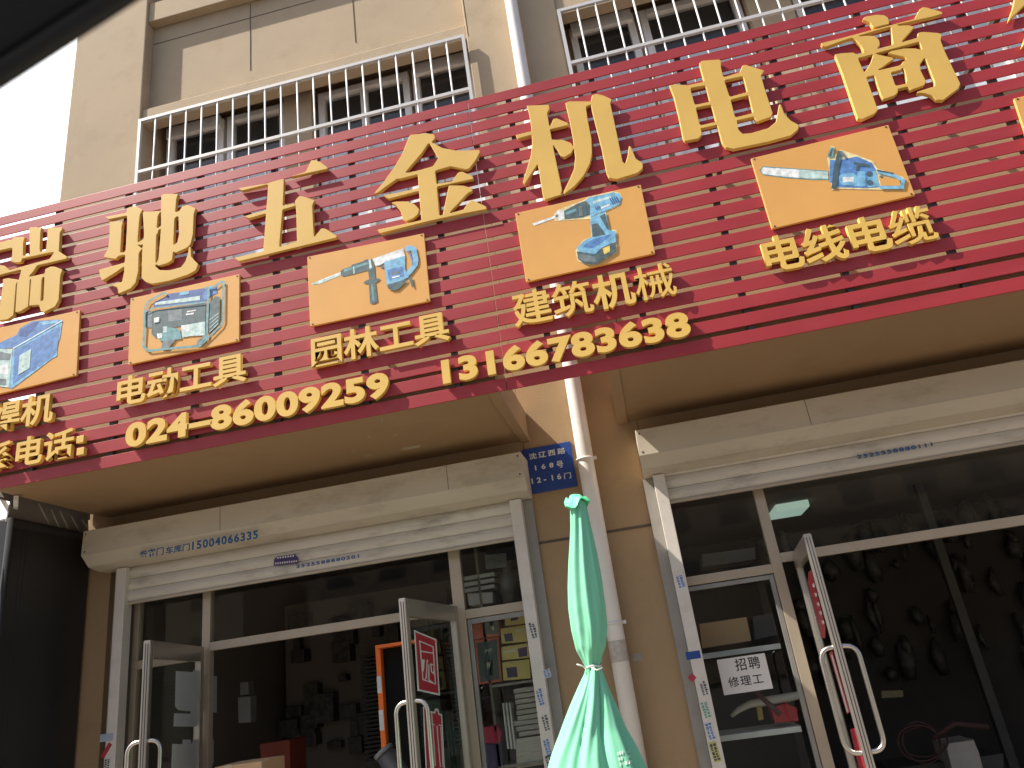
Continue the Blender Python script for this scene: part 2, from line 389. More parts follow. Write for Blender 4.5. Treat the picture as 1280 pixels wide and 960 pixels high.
# shop interiors
it = MB()
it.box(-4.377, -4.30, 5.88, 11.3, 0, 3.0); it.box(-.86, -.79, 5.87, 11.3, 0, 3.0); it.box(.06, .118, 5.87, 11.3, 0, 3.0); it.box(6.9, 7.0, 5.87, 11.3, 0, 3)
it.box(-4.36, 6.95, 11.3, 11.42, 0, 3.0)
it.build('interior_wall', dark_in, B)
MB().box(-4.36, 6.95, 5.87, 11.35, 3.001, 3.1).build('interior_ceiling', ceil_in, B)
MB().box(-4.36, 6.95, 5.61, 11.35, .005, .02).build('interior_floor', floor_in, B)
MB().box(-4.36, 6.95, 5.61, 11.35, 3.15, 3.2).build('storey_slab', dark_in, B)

# ------------------------------------------------------------------ canopies
def canopy(x0, x1, label, tl, tr):
    T = thing('sign_canopy', ((x0 + x1) / 2, 5, 3.3), label, 'canopy')
    m = MB().box(x0, x1, 4.375, DW - .003, 3.312, 3.55, .004); m.build('canopy_box', canopy_m, T)
    e = MB()
    if tl: e.box(x0 - .004, x0 + .068, 4.372, DW - .006, 3.296, 3.33, .003)
    if tr: e.box(x1 - .068, x1 + .004, 4.372, DW - .006, 3.296, 3.33, .003)
    e.build('edge_trim', canopy_m, T)
    return T
cl = canopy(-4.45, -.735, 'brown boarded canopy under the sign over the left shop doors', False, True)
canopy(-.02, 6.2, 'brown boarded canopy under the sign over the right shop doors', True, False)

sc = MB(); PZ = Vector((0, 0, 3.3105)); NZ = Vector((0, 0, 1))
for (xa, ya, xb, yb, w_) in ((502, 561, 526, 557, 2.2), (440, 562, 444, 567, 1.6), (459, 543, 463, 549, 1.6), (430, 568, 433, 573, 1.2), (476, 524, 479, 527, 2), (492, 545, 497, 543, 1.2), (455, 570, 466, 568, 1.0)):
    for k in range(3):
        o_ = k * 1.1 - 1; sc.face([atP(xa + k, ya + o_, PZ, NZ), atP(xb - k, yb + o_, PZ, NZ), atP(xb - k, yb + o_ + w_ * .4, PZ, NZ), atP(xa + k, ya + o_ + w_ * .4, PZ, NZ)])
sc.build('scratch_mark', mat('pale_scratch', (.50, .42, .32), .8), cl)
# ------------------------------------------------------------------ sign
S = thing('shop_sign', (-.8, YS, 3.27), 'long red slatted shop sign with gold raised characters and tool pictures', 'sign')
ZT, PITCH, SH = 5.605, .1124, .084
sl = MB(); seams = [-5.0, atY(622, 400, YS).x, 3.7]
rr = random.Random(3)
for k in range(21):
    z = ZT - PITCH * k
    for a, b in zip(seams[:-1], seams[1:]):
        dz = rr.uniform(-.003, .003); dy = rr.uniform(-.002, .002)
        sl.box(a + .002, b - .002, YS + dy, YS + .009 + dy, z - SH + dz, z + dz, .002)
sl.build('slats', red_m, S)
fr = MB()
x = -4.7
while x < 3.7:
    fr.box(x - .02, x + .02, YS + .012, YS + .05, 3.30, 5.56); x += .62
for z in (3.32,): fr.box(-4.9, 3.6, YS + .072, YS + .11, z, z + .04)
fr.build('support_frame', frame_dark, S)
st = MB()
for x in (-4.4, -2.6, -.66, 1.2, 3.0):
    MB().bar((x, YS + .1, 5.3), (x, DW - .01, 5.3), .04, .04).build('wall_strut', frame_dark, S)
OUT = {'rui': [[[38.0,284.1],[37.3,284.5],[36.7,285.1],[36.2,286.5],[37.1,316.2],[36.8,317.7],[35.9,318.1],[30.0,319.5],[29.3,319.5],[28.9,319.1],[28.9,312.7],[29.4,302.2],[30.9,296.8],[30.7,296.3],[30.0,296.0],[16.6,296.8],[15.9,297.0],[15.5,297.5],[15.3,299.4],[14.8,300.0],[9.4,299.7],[4.2,301.9],[-12.7,305.0],[-17.8,305.3],[-20.2,305.1],[-26.0,305.8],[-37.3,306.3],[-39.8,306.6],[-40.4,306.9],[-40.7,308.3],[-40.5,321.4],[-40.1,321.9],[-39.6,321.9],[-34.0,320.8],[-33.4,321.2],[-33.2,321.9],[-33.2,328.2],[-33.4,330.8],[-33.4,339.7],[-33.6,342.0],[-33.6,351.2],[-33.9,353.5],[-33.9,362.7],[-34.1,365.0],[-34.1,374.1],[-34.4,379.1],[-34.6,380.0],[-35.2,380.5],[-44.1,382.8],[-45.0,383.3],[-45.3,383.8],[-45.4,384.9],[-45.3,388.0],[-45.0,388.9],[-44.3,389.1],[-43.1,388.8],[-11.0,380.4],[-9.7,379.8],[-9.5,378.8],[-9.5,375.1],[-9.7,374.4],[-10.1,374.1],[-11.2,374.2],[-19.2,376.3],[-19.9,376.1],[-20.2,375.6],[-19.0,317.9],[-18.5,317.4],[-17.6,317.0],[14.1,309.8],[14.8,310.0],[15.1,310.9],[14.8,320.0],[14.5,321.2],[12.4,324.9],[12.2,325.9],[13.1,326.6],[18.5,328.3],[20.9,328.3],[25.6,327.6],[26.1,327.0],[28.0,323.1],[28.6,322.6],[30.9,322.5],[60.9,316.0],[66.3,315.2],[66.8,315.3],[67.1,315.8],[62.6,322.2],[61.2,323.6],[11.9,337.2],[11.2,337.3],[10.6,336.9],[6.8,333.0],[5.6,332.3],[-2.3,331.0],[-3.3,331.2],[-4.0,331.9],[-12.2,342.3],[-12.5,343.2],[-12.5,345.8],[-12.4,346.5],[-11.9,346.8],[-10.8,346.7],[6.8,341.7],[24.6,337.3],[25.8,337.1],[26.1,337.3],[26.2,337.8],[23.4,348.6],[22.5,350.3],[22.3,350.4],[21.6,349.5],[20.9,349.3],[9.6,347.6],[4.2,348.6],[3.6,348.8],[3.3,349.3],[3.1,355.2],[-2.6,397.3],[-2.9,399.7],[-2.7,400.6],[-1.6,400.9],[9.2,399.4],[14.5,395.8],[16.2,394.5],[16.8,393.8],[17.2,390.6],[19.9,356.6],[20.4,354.4],[21.8,351.6],[21.8,352.4],[20.9,355.6],[18.9,388.0],[18.9,389.6],[19.2,390.2],[20.4,390.3],[25.8,389.2],[34.1,383.8],[35.1,382.8],[35.6,378.8],[35.6,376.9],[36.1,372.0],[36.0,370.2],[36.3,368.5],[37.5,349.8],[37.6,349.1],[38.0,348.9],[38.4,349.3],[38.5,350.2],[36.3,378.6],[36.3,381.4],[36.5,381.9],[37.7,382.2],[47.1,381.1],[48.4,381.2],[48.8,381.6],[49.0,383.1],[50.8,388.9],[51.8,389.6],[54.4,390.1],[55.3,390.0],[57.0,389.2],[67.7,383.7],[68.9,382.8],[73.4,375.1],[75.6,344.1],[76.0,342.0],[77.7,338.1],[77.6,337.1],[76.4,336.4],[69.1,333.6],[66.1,333.2],[62.3,333.3],[57.4,335.6],[56.5,336.3],[56.2,337.1],[55.8,340.9],[55.4,341.6],[54.8,342.0],[37.7,345.7],[36.8,345.7],[36.5,345.3],[37.0,344.4],[41.5,339.2],[45.9,332.6],[46.9,331.7],[81.3,323.8],[82.7,323.3],[83.6,322.3],[83.9,321.4],[83.5,320.7],[74.2,314.4],[73.7,313.7],[75.0,290.7],[75.3,289.8],[77.7,286.7],[77.9,286.0],[77.8,285.3],[77.2,284.4],[76.2,284.0],[61.6,284.5],[59.3,285.0],[59.1,285.6],[59.3,286.7],[59.2,289.5],[57.3,312.0],[57.0,312.7],[56.2,313.1],[50.4,314.5],[49.9,314.2],[49.8,313.9],[49.8,310.4],[50.5,293.1],[50.8,288.8],[51.9,285.3],[51.9,284.6],[51.6,284.2],[50.9,284.0]],[[53.9,346.2],[54.8,346.3],[55.1,346.7],[55.2,347.7],[54.0,374.1],[53.9,374.8],[53.4,375.4],[52.0,376.0],[51.3,376.1],[50.9,375.8],[50.8,374.8],[52.2,350.7],[52.6,348.1],[53.2,346.9]]],
'chi': [[[218.3,242.2],[204.9,242.4],[203.1,242.9],[201.6,243.8],[201.3,245.1],[201.0,262.2],[200.9,262.9],[200.6,263.4],[198.8,263.3],[184.5,264.6],[179.6,264.4],[178.6,264.8],[178.3,266.2],[179.7,289.4],[179.7,293.6],[179.4,296.6],[179.1,298.1],[178.7,298.8],[173.1,302.5],[172.6,302.5],[172.3,302.3],[172.2,299.7],[173.7,279.3],[175.1,267.8],[177.7,262.9],[177.8,262.2],[177.4,261.7],[170.0,258.0],[164.6,258.0],[159.9,259.3],[159.0,259.9],[158.7,260.8],[158.6,264.8],[158.3,265.5],[157.8,265.8],[132.3,270.6],[131.3,271.1],[131.4,271.6],[132.2,272.3],[134.7,273.9],[135.8,274.2],[157.1,269.8],[158.1,269.7],[158.6,270.4],[158.6,280.2],[157.2,305.3],[156.7,312.3],[156.4,314.0],[155.5,314.6],[151.5,315.6],[150.7,315.4],[150.4,314.7],[152.3,283.3],[152.7,281.2],[153.6,277.9],[153.6,277.1],[153.1,276.7],[152.2,276.6],[137.7,276.9],[137.0,277.4],[136.8,278.1],[136.6,292.7],[135.3,309.3],[129.5,320.1],[129.6,320.6],[129.9,321.0],[132.5,322.2],[144.0,323.6],[145.2,323.2],[147.5,320.6],[148.4,319.9],[154.8,318.4],[155.7,318.4],[156.1,318.7],[156.2,319.4],[155.8,326.2],[155.5,327.6],[155.0,328.1],[154.1,328.5],[124.5,336.8],[123.8,337.1],[123.6,337.7],[123.8,339.3],[125.4,346.1],[127.1,350.1],[127.6,350.5],[128.1,350.6],[141.6,342.4],[153.8,333.9],[154.5,333.6],[155.0,333.9],[155.1,336.0],[154.8,339.5],[152.4,351.5],[151.5,352.2],[140.5,355.6],[139.6,356.2],[139.8,356.6],[140.2,357.0],[146.1,359.4],[146.9,359.9],[147.1,360.6],[147.7,366.2],[148.1,366.9],[149.1,366.9],[163.2,360.5],[169.5,353.5],[172.9,338.8],[173.4,320.8],[173.7,316.8],[174.3,315.2],[177.3,311.0],[177.5,311.0],[177.7,312.1],[177.2,317.7],[176.7,346.6],[176.9,347.3],[177.4,348.0],[181.5,352.1],[182.4,352.7],[189.0,354.7],[190.4,354.9],[211.9,351.0],[235.2,343.3],[243.8,338.3],[244.8,337.4],[247.4,331.1],[247.4,329.9],[246.7,329.0],[240.3,323.2],[239.5,322.2],[239.1,320.3],[238.5,309.8],[238.0,308.9],[236.8,308.5],[236.2,308.6],[235.9,309.1],[234.5,317.5],[231.4,326.6],[227.0,332.5],[225.7,333.9],[212.4,337.7],[206.6,337.8],[200.2,337.5],[199.3,337.3],[195.2,333.9],[194.6,333.0],[194.5,331.3],[194.8,330.6],[195.6,330.7],[197.7,332.1],[198.8,332.0],[208.4,329.3],[213.8,326.0],[214.8,325.3],[215.1,324.5],[216.2,317.7],[216.4,315.2],[216.6,314.5],[216.9,314.4],[217.6,315.2],[218.5,315.6],[219.4,315.8],[220.2,315.7],[232.0,310.5],[233.8,309.6],[235.6,308.0],[238.0,305.3],[238.6,304.1],[241.3,292.2],[242.3,267.8],[244.2,261.7],[244.3,260.8],[244.1,260.3],[243.4,259.9],[234.9,256.3],[234.0,256.0],[233.1,256.0],[227.7,257.5],[224.1,263.1],[220.4,264.8],[219.4,264.8],[219.2,264.1],[220.3,250.0],[220.7,248.1],[222.4,243.0],[222.3,242.5],[221.8,242.2]],[[200.4,264.5],[200.7,264.5],[200.9,264.8],[201.0,265.9],[201.0,281.2],[200.5,282.1],[199.1,283.4],[197.2,284.7],[196.5,284.9],[196.2,284.4],[196.1,282.6],[197.1,270.9],[197.6,269.4]],[[221.7,270.2],[222.3,270.0],[222.6,270.2],[223.1,271.8],[223.3,286.1],[223.6,288.4],[223.5,292.9],[221.3,303.0],[220.6,303.7],[217.3,305.6],[216.9,305.3],[216.8,304.6],[217.9,279.3],[218.4,273.2],[219.0,272.2]],[[199.9,286.3],[200.5,286.3],[200.7,286.5],[200.8,288.2],[197.9,322.4],[197.6,324.1],[196.2,326.8],[195.3,328.3],[194.8,328.5],[194.6,327.8],[194.5,325.7],[194.7,323.4],[194.7,316.8],[194.9,314.7],[195.5,293.4],[195.9,292.4],[197.6,290.8],[197.8,288.4],[198.1,287.8]],[[172.7,305.6],[173.3,305.6],[174.4,306.6],[175.2,306.8],[177.5,305.5],[178.1,305.6],[178.3,306.2],[178.3,307.7],[178.0,309.7],[177.5,310.5],[172.7,306.5],[172.4,306.0]]],
'wu': [[[392.4,199.8],[389.6,200.1],[388.7,200.7],[382.6,213.1],[381.6,214.6],[380.5,215.1],[366.2,219.4],[363.2,220.6],[366.1,220.4],[371.8,219.2],[406.2,211.7],[409.1,210.9],[409.6,209.8],[409.1,208.9],[401.1,202.9],[399.7,202.2]],[[353.5,223.7],[347.7,224.8],[333.1,229.1],[298.9,234.9],[297.6,235.4],[297.6,235.9],[298.6,236.6],[301.7,238.1],[302.9,238.2],[333.8,230.6],[334.8,230.8],[335.1,231.9],[333.0,259.3],[332.5,261.9],[331.0,262.6],[306.9,269.5],[306.0,269.8],[305.7,270.3],[306.0,270.8],[306.9,271.3],[310.2,272.8],[311.3,272.9],[330.8,267.2],[331.7,267.2],[332.1,267.5],[332.3,268.7],[329.0,312.3],[328.7,313.7],[328.2,314.2],[327.5,314.5],[293.5,321.8],[293.0,322.1],[293.2,322.8],[297.7,326.2],[298.4,326.5],[299.6,326.4],[353.8,312.6],[419.4,297.4],[420.3,297.1],[420.8,296.6],[420.8,294.9],[419.9,294.0],[407.4,286.0],[404.4,285.4],[402.0,285.5],[401.1,285.8],[393.6,295.2],[392.9,295.6],[392.5,295.4],[392.1,290.5],[390.5,256.5],[390.8,255.1],[393.0,251.1],[393.0,250.4],[392.6,249.9],[378.8,245.5],[375.1,245.1],[373.7,245.2],[372.5,245.9],[368.9,250.6],[368.7,251.6],[368.9,255.1],[368.8,256.2],[367.9,254.4],[366.9,254.0],[355.2,256.8],[354.2,256.9],[353.8,256.7],[353.5,255.8],[353.9,251.6],[355.0,224.8],[354.7,224.0]],[[368.7,256.7],[368.8,256.5],[369.0,256.8],[369.5,258.8],[370.2,265.9],[371.0,296.8],[371.2,298.9],[371.1,301.7],[370.6,302.4],[369.7,302.7],[350.9,308.0],[349.8,308.1],[349.4,307.6],[349.4,305.2],[353.1,262.5],[353.3,262.1],[354.0,261.7],[367.2,257.9],[368.1,257.5]]],
'jin': [[[533.0,166.3],[514.1,168.1],[513.1,168.4],[512.4,168.9],[508.6,177.1],[502.4,192.6],[493.5,207.6],[478.0,229.3],[468.5,240.4],[468.2,241.1],[468.6,241.6],[469.3,241.7],[470.9,241.6],[471.9,241.2],[484.3,231.9],[496.2,223.5],[500.2,223.5],[520.6,218.2],[521.8,218.2],[522.1,218.8],[522.3,220.0],[523.2,233.8],[523.2,234.5],[522.7,235.0],[496.2,240.9],[480.9,243.7],[480.1,243.9],[479.8,244.4],[480.2,245.1],[484.4,248.1],[485.2,248.5],[485.9,248.5],[521.8,239.2],[522.7,239.1],[523.2,239.2],[523.5,239.7],[523.8,240.9],[526.3,271.1],[526.5,273.9],[526.4,274.6],[525.8,275.1],[524.1,275.6],[472.6,286.8],[471.9,287.3],[472.1,288.0],[474.2,290.6],[475.2,291.4],[476.8,291.3],[533.3,277.0],[580.2,266.8],[606.9,261.6],[607.8,261.2],[608.2,260.8],[608.0,258.7],[607.1,257.7],[590.7,250.2],[589.3,249.8],[588.4,250.4],[583.9,254.8],[579.7,261.1],[578.8,261.9],[564.5,265.7],[562.6,265.9],[562.5,265.5],[562.8,265.0],[565.3,262.2],[584.0,242.3],[585.6,240.9],[590.0,238.9],[590.5,238.3],[590.6,237.8],[590.1,235.5],[589.8,234.9],[589.3,234.6],[578.3,231.8],[562.1,231.6],[561.3,231.9],[560.8,232.9],[553.4,268.1],[552.7,268.6],[550.9,269.1],[549.9,269.1],[549.5,268.9],[549.1,268.1],[546.6,237.3],[546.3,234.5],[546.6,233.6],[547.3,233.2],[549.9,232.6],[590.2,224.0],[591.0,223.8],[591.4,223.3],[591.5,221.4],[590.9,220.4],[587.7,218.8],[578.1,214.4],[576.4,214.3],[573.6,215.0],[572.4,215.8],[565.6,225.7],[564.7,226.5],[546.6,229.6],[545.9,229.2],[545.7,228.4],[544.0,215.3],[544.1,213.7],[545.0,213.1],[560.7,208.5],[562.8,207.7],[581.6,211.8],[583.0,211.7],[586.2,210.6],[587.6,209.4],[594.8,200.1],[599.7,190.9],[600.0,189.5],[599.4,187.7],[598.4,187.1],[580.4,188.0],[569.4,188.0],[552.5,184.6],[540.2,177.8],[539.7,177.3],[540.1,176.6],[542.4,175.0],[544.0,171.9],[544.0,170.8],[542.4,168.2],[541.0,167.6]],[[536.0,179.0],[536.8,179.2],[537.4,179.9],[547.4,197.5],[547.5,198.2],[547.1,198.9],[542.2,205.7],[541.5,207.1],[540.3,207.8],[521.3,213.2],[508.7,215.8],[507.2,215.8],[507.1,215.3],[507.9,214.1],[527.3,191.2],[534.7,180.1]],[[505.4,251.6],[495.3,251.8],[490.4,252.7],[489.4,253.3],[489.9,254.0],[494.8,256.8],[500.3,263.6],[501.1,265.2],[503.3,274.2],[504.0,274.9],[505.9,276.1],[506.8,276.6],[507.5,276.6],[516.4,273.0],[521.6,268.6],[522.9,266.9],[523.9,261.7],[523.7,261.0],[522.1,259.1],[517.7,254.9],[508.9,251.7]]],
'ji': [[[744.7,117.3],[741.2,118.3],[740.2,119.0],[739.8,120.4],[738.4,127.2],[736.5,126.6],[712.1,126.4],[710.0,126.9],[707.7,128.0],[706.9,128.6],[706.9,129.8],[711.2,147.6],[715.9,172.2],[717.1,181.8],[717.0,183.0],[716.8,183.3],[716.1,182.5],[714.5,179.2],[714.0,178.7],[704.1,174.7],[703.0,174.4],[699.9,174.4],[691.0,174.8],[690.3,174.6],[690.0,174.3],[687.9,163.3],[687.7,161.6],[688.0,161.2],[689.8,161.2],[708.6,156.8],[709.3,156.5],[709.8,156.0],[710.2,154.4],[709.9,153.7],[708.8,153.1],[696.6,147.9],[695.7,147.6],[694.8,147.7],[692.4,148.2],[691.6,148.8],[688.0,156.9],[687.5,157.5],[687.0,157.5],[686.3,154.6],[684.1,141.7],[684.3,140.6],[686.8,135.9],[686.4,131.9],[686.0,130.9],[685.2,130.7],[659.6,131.8],[658.9,131.9],[658.5,132.3],[658.6,133.3],[661.3,141.7],[664.4,161.4],[664.3,163.8],[663.8,164.2],[662.2,164.2],[645.8,168.2],[644.8,168.6],[644.6,169.1],[646.6,172.4],[647.2,172.9],[647.7,173.0],[663.4,168.7],[664.3,168.8],[664.6,169.4],[664.9,171.7],[665.1,179.2],[663.6,194.0],[653.8,226.8],[653.7,228.0],[655.2,229.8],[655.9,230.0],[656.4,229.6],[671.1,206.3],[671.8,205.6],[672.3,205.7],[672.8,207.6],[678.4,243.7],[680.2,248.4],[680.9,249.4],[682.1,249.4],[700.5,243.0],[701.3,242.0],[702.5,237.1],[702.3,235.0],[692.4,187.2],[691.5,182.7],[691.5,181.8],[691.7,181.6],[692.4,182.1],[696.9,187.8],[701.0,194.9],[701.8,195.4],[704.4,196.4],[705.1,196.5],[705.8,196.2],[713.7,191.6],[714.7,190.5],[716.8,186.2],[717.3,185.9],[717.7,186.9],[719.0,197.5],[717.5,211.3],[711.5,225.2],[704.6,239.0],[704.4,240.4],[705.1,242.1],[705.5,242.2],[706.2,241.9],[717.5,233.4],[729.0,220.5],[730.3,218.6],[737.4,204.5],[738.1,201.9],[740.1,191.2],[739.4,172.9],[734.6,148.5],[732.5,133.8],[732.7,133.1],[733.2,132.7],[738.1,130.8],[738.6,130.8],[738.9,131.4],[739.7,137.7],[751.9,185.3],[758.0,215.8],[761.1,222.0],[762.3,222.7],[769.1,223.8],[770.5,224.0],[771.6,223.8],[797.0,216.2],[798.1,215.4],[803.4,210.2],[803.6,209.2],[803.6,206.4],[803.2,203.8],[802.3,203.0],[795.1,198.2],[794.1,197.3],[789.0,183.7],[788.3,182.7],[787.6,182.3],[786.6,182.3],[786.1,183.0],[784.6,194.4],[782.0,203.2],[781.5,203.9],[780.8,203.9],[778.6,202.2],[778.2,201.0],[767.5,149.0],[763.0,128.8],[763.1,127.7],[764.5,125.1],[764.6,124.1],[763.2,123.2],[754.8,119.3],[746.6,117.3]]],
'dian': [[[898.6,74.1],[878.9,75.5],[877.3,76.1],[874.5,78.4],[874.2,79.1],[874.3,80.2],[879.8,100.9],[879.8,101.8],[879.4,102.2],[859.5,106.4],[844.9,105.0],[837.7,106.0],[836.9,106.5],[837.0,107.4],[842.0,119.8],[848.2,144.9],[853.5,171.9],[854.0,173.3],[855.7,175.9],[856.4,176.2],[857.3,176.2],[873.0,173.2],[876.2,169.8],[877.6,167.9],[877.6,166.9],[876.3,161.1],[876.3,160.4],[876.5,160.2],[878.2,160.2],[895.8,156.1],[896.3,156.4],[896.6,157.1],[902.5,177.5],[903.2,179.1],[906.8,183.4],[907.7,184.2],[915.5,186.0],[917.1,186.2],[960.5,177.2],[987.9,169.6],[989.3,168.9],[997.7,161.8],[998.2,160.6],[998.7,157.3],[998.4,156.1],[997.5,155.3],[988.8,150.6],[981.3,143.1],[980.6,141.9],[976.6,131.1],[976.1,130.4],[975.2,130.2],[974.3,130.5],[973.8,131.3],[969.9,151.9],[969.2,152.9],[961.2,159.5],[959.8,160.2],[938.7,166.2],[928.6,167.0],[927.4,166.5],[924.1,162.7],[923.0,161.1],[920.6,151.7],[920.6,151.0],[921.0,150.6],[941.7,145.9],[942.2,146.0],[942.7,146.4],[943.4,148.7],[944.2,149.8],[946.2,151.7],[947.3,151.9],[963.3,146.1],[964.1,145.2],[965.8,141.9],[965.9,141.2],[965.7,140.2],[956.1,110.7],[951.5,94.3],[951.7,93.1],[954.9,89.4],[955.2,88.7],[955.2,88.2],[954.1,87.5],[934.2,81.4],[932.3,80.8],[931.4,80.8],[928.8,81.5],[927.9,82.1],[924.7,89.8],[924.1,90.4],[906.1,95.9],[904.9,96.0],[904.5,95.7],[904.1,95.0],[901.4,84.0],[901.4,76.5],[900.1,74.6]],[[926.6,95.7],[927.7,95.6],[928.1,95.8],[928.8,96.6],[929.4,97.8],[933.9,113.3],[934.0,114.7],[933.5,115.0],[913.6,120.5],[912.4,120.5],[911.8,119.4],[907.1,105.3],[905.9,101.3],[906.1,100.4],[907.3,99.8]],[[879.7,107.0],[881.0,106.8],[881.5,107.1],[881.8,107.7],[887.1,125.5],[887.2,126.4],[886.8,126.9],[885.9,127.2],[870.0,130.6],[869.1,130.6],[868.6,130.2],[868.3,129.4],[863.5,112.3],[863.2,110.9],[863.3,110.2],[863.9,109.9]],[[934.6,118.9],[935.2,118.8],[935.9,120.3],[940.9,139.3],[941.0,140.7],[940.5,141.2],[939.6,141.5],[920.9,146.2],[919.5,146.2],[918.8,145.2],[914.9,129.9],[913.8,125.7],[913.9,124.8],[914.8,124.3],[933.3,119.5]],[[887.2,131.1],[888.5,131.2],[889.1,132.0],[894.7,150.8],[894.7,151.9],[894.1,152.4],[891.8,152.9],[876.6,156.2],[875.4,156.1],[875.0,155.7],[874.7,154.8],[871.5,141.2],[870.1,135.8],[870.1,134.8],[871.2,134.3]]],
'shang': [[[1153.8,8.8],[1150.2,11.1],[1149.3,11.9],[1143.5,22.7],[1142.5,23.6],[1090.0,37.2],[1049.2,48.1],[1027.8,53.4],[1027.0,53.7],[1026.6,54.1],[1026.8,55.1],[1028.4,57.0],[1031.2,58.2],[1032.6,58.4],[1059.8,48.7],[1063.5,47.5],[1065.2,47.2],[1066.3,47.8],[1069.6,50.1],[1075.8,56.7],[1076.9,58.4],[1079.3,63.5],[1079.9,64.5],[1080.9,64.8],[1083.2,64.5],[1079.5,65.9],[1074.3,67.2],[1072.7,67.9],[1071.7,67.8],[1067.0,65.6],[1065.9,65.3],[1050.9,66.3],[1045.0,67.5],[1044.1,68.0],[1043.8,68.4],[1044.1,69.6],[1052.6,90.9],[1069.6,141.3],[1071.7,147.4],[1072.4,148.3],[1076.6,149.1],[1078.3,148.9],[1092.6,142.4],[1096.8,138.4],[1097.5,137.3],[1097.5,136.6],[1096.5,133.8],[1084.1,99.1],[1083.5,97.0],[1083.7,96.3],[1084.6,95.9],[1091.4,94.2],[1092.1,94.2],[1092.7,94.5],[1093.2,95.4],[1101.0,118.8],[1103.7,123.5],[1104.5,123.9],[1105.7,123.6],[1117.2,119.8],[1118.6,119.1],[1122.4,115.8],[1122.5,114.8],[1121.6,112.0],[1121.8,111.3],[1122.3,111.0],[1134.3,108.3],[1135.0,108.7],[1137.7,112.0],[1138.3,112.4],[1139.0,112.5],[1154.0,106.9],[1155.6,106.0],[1157.5,102.4],[1157.7,101.2],[1151.0,87.7],[1149.5,81.6],[1150.2,80.2],[1154.9,73.5],[1155.9,72.5],[1156.3,72.7],[1156.9,73.6],[1167.9,101.0],[1168.2,102.4],[1168.1,107.1],[1167.8,107.7],[1167.1,108.1],[1148.1,114.0],[1146.7,115.1],[1146.6,115.5],[1146.8,115.8],[1147.9,116.1],[1155.6,116.5],[1164.3,119.3],[1165.5,120.0],[1170.4,124.3],[1171.6,124.9],[1178.4,125.0],[1179.3,124.8],[1180.1,124.2],[1196.9,111.7],[1198.1,110.4],[1200.5,105.5],[1200.7,104.8],[1200.6,104.1],[1180.7,62.6],[1176.1,50.2],[1176.1,49.2],[1177.2,44.8],[1177.2,43.8],[1176.7,43.0],[1174.9,41.5],[1173.9,41.0],[1171.6,40.7],[1154.9,39.5],[1152.1,39.6],[1148.4,40.9],[1147.4,41.5],[1147.2,42.4],[1147.5,45.9],[1147.2,46.5],[1146.7,46.9],[1129.1,52.0],[1128.0,52.2],[1127.5,52.0],[1127.7,51.3],[1129.1,49.7],[1140.2,37.3],[1142.2,34.7],[1142.5,33.8],[1141.7,33.0],[1136.6,31.3],[1133.1,31.3],[1123.5,31.7],[1121.6,31.6],[1121.2,31.4],[1121.2,31.2],[1124.7,29.9],[1167.6,20.4],[1177.0,17.6],[1178.0,16.9],[1178.1,15.4],[1177.9,15.0],[1177.2,14.5],[1159.1,9.2],[1156.6,8.8]],[[1095.9,18.0],[1082.5,20.3],[1080.4,21.7],[1078.9,23.2],[1079.0,23.7],[1079.6,24.1],[1087.7,28.4],[1091.4,34.2],[1092.1,34.4],[1093.0,34.3],[1110.2,30.1],[1111.4,29.5],[1111.6,28.4],[1110.5,23.0],[1110.2,22.0],[1109.5,21.3],[1106.2,19.1],[1105.2,18.7]],[[1112.2,33.5],[1113.2,33.5],[1113.7,34.5],[1116.2,54.4],[1116.0,55.5],[1114.6,56.2],[1099.8,60.5],[1097.0,61.1],[1096.7,60.7],[1096.9,60.2],[1099.5,57.0],[1100.0,56.0],[1099.4,50.6],[1098.7,49.4],[1093.3,44.8],[1092.1,44.4],[1082.0,44.2],[1075.0,45.1],[1073.6,45.0],[1074.9,44.3],[1077.1,43.6]],[[1148.0,52.3],[1148.8,52.3],[1149.5,53.2],[1152.2,60.7],[1152.2,61.4],[1151.9,61.8],[1150.9,61.7],[1144.1,60.1],[1130.8,60.2],[1115.3,63.2],[1110.7,65.9],[1110.6,66.3],[1110.7,66.6],[1111.8,67.0],[1115.3,68.0],[1129.6,70.9],[1131.1,71.7],[1133.0,74.1],[1133.2,74.5],[1133.0,75.0],[1129.1,76.7],[1125.9,81.1],[1124.2,81.7],[1101.2,87.0],[1098.9,87.4],[1098.0,87.2],[1098.5,86.5],[1103.1,83.9],[1116.2,74.3],[1116.8,73.6],[1116.9,72.9],[1116.5,72.2],[1115.5,71.7],[1097.3,67.7],[1094.5,67.4],[1094.0,67.3],[1094.3,67.0],[1098.7,65.6]],[[1090.0,68.0],[1091.2,67.9],[1091.4,68.4],[1088.4,78.0],[1081.8,89.0],[1081.1,89.8],[1080.6,89.8],[1080.0,89.1],[1073.8,75.5],[1073.5,74.3],[1073.6,72.2],[1073.8,71.8],[1075.7,71.8]],[[1128.0,84.4],[1129.1,85.5],[1130.7,87.9],[1133.4,100.5],[1133.9,103.6],[1133.5,104.1],[1132.7,104.4],[1121.2,106.8],[1120.2,106.9],[1119.8,106.6],[1119.3,105.9],[1115.2,94.2],[1114.0,91.6],[1113.9,90.9],[1114.3,90.5],[1114.8,90.2],[1126.6,87.2],[1127.3,86.5],[1127.5,84.8]]],
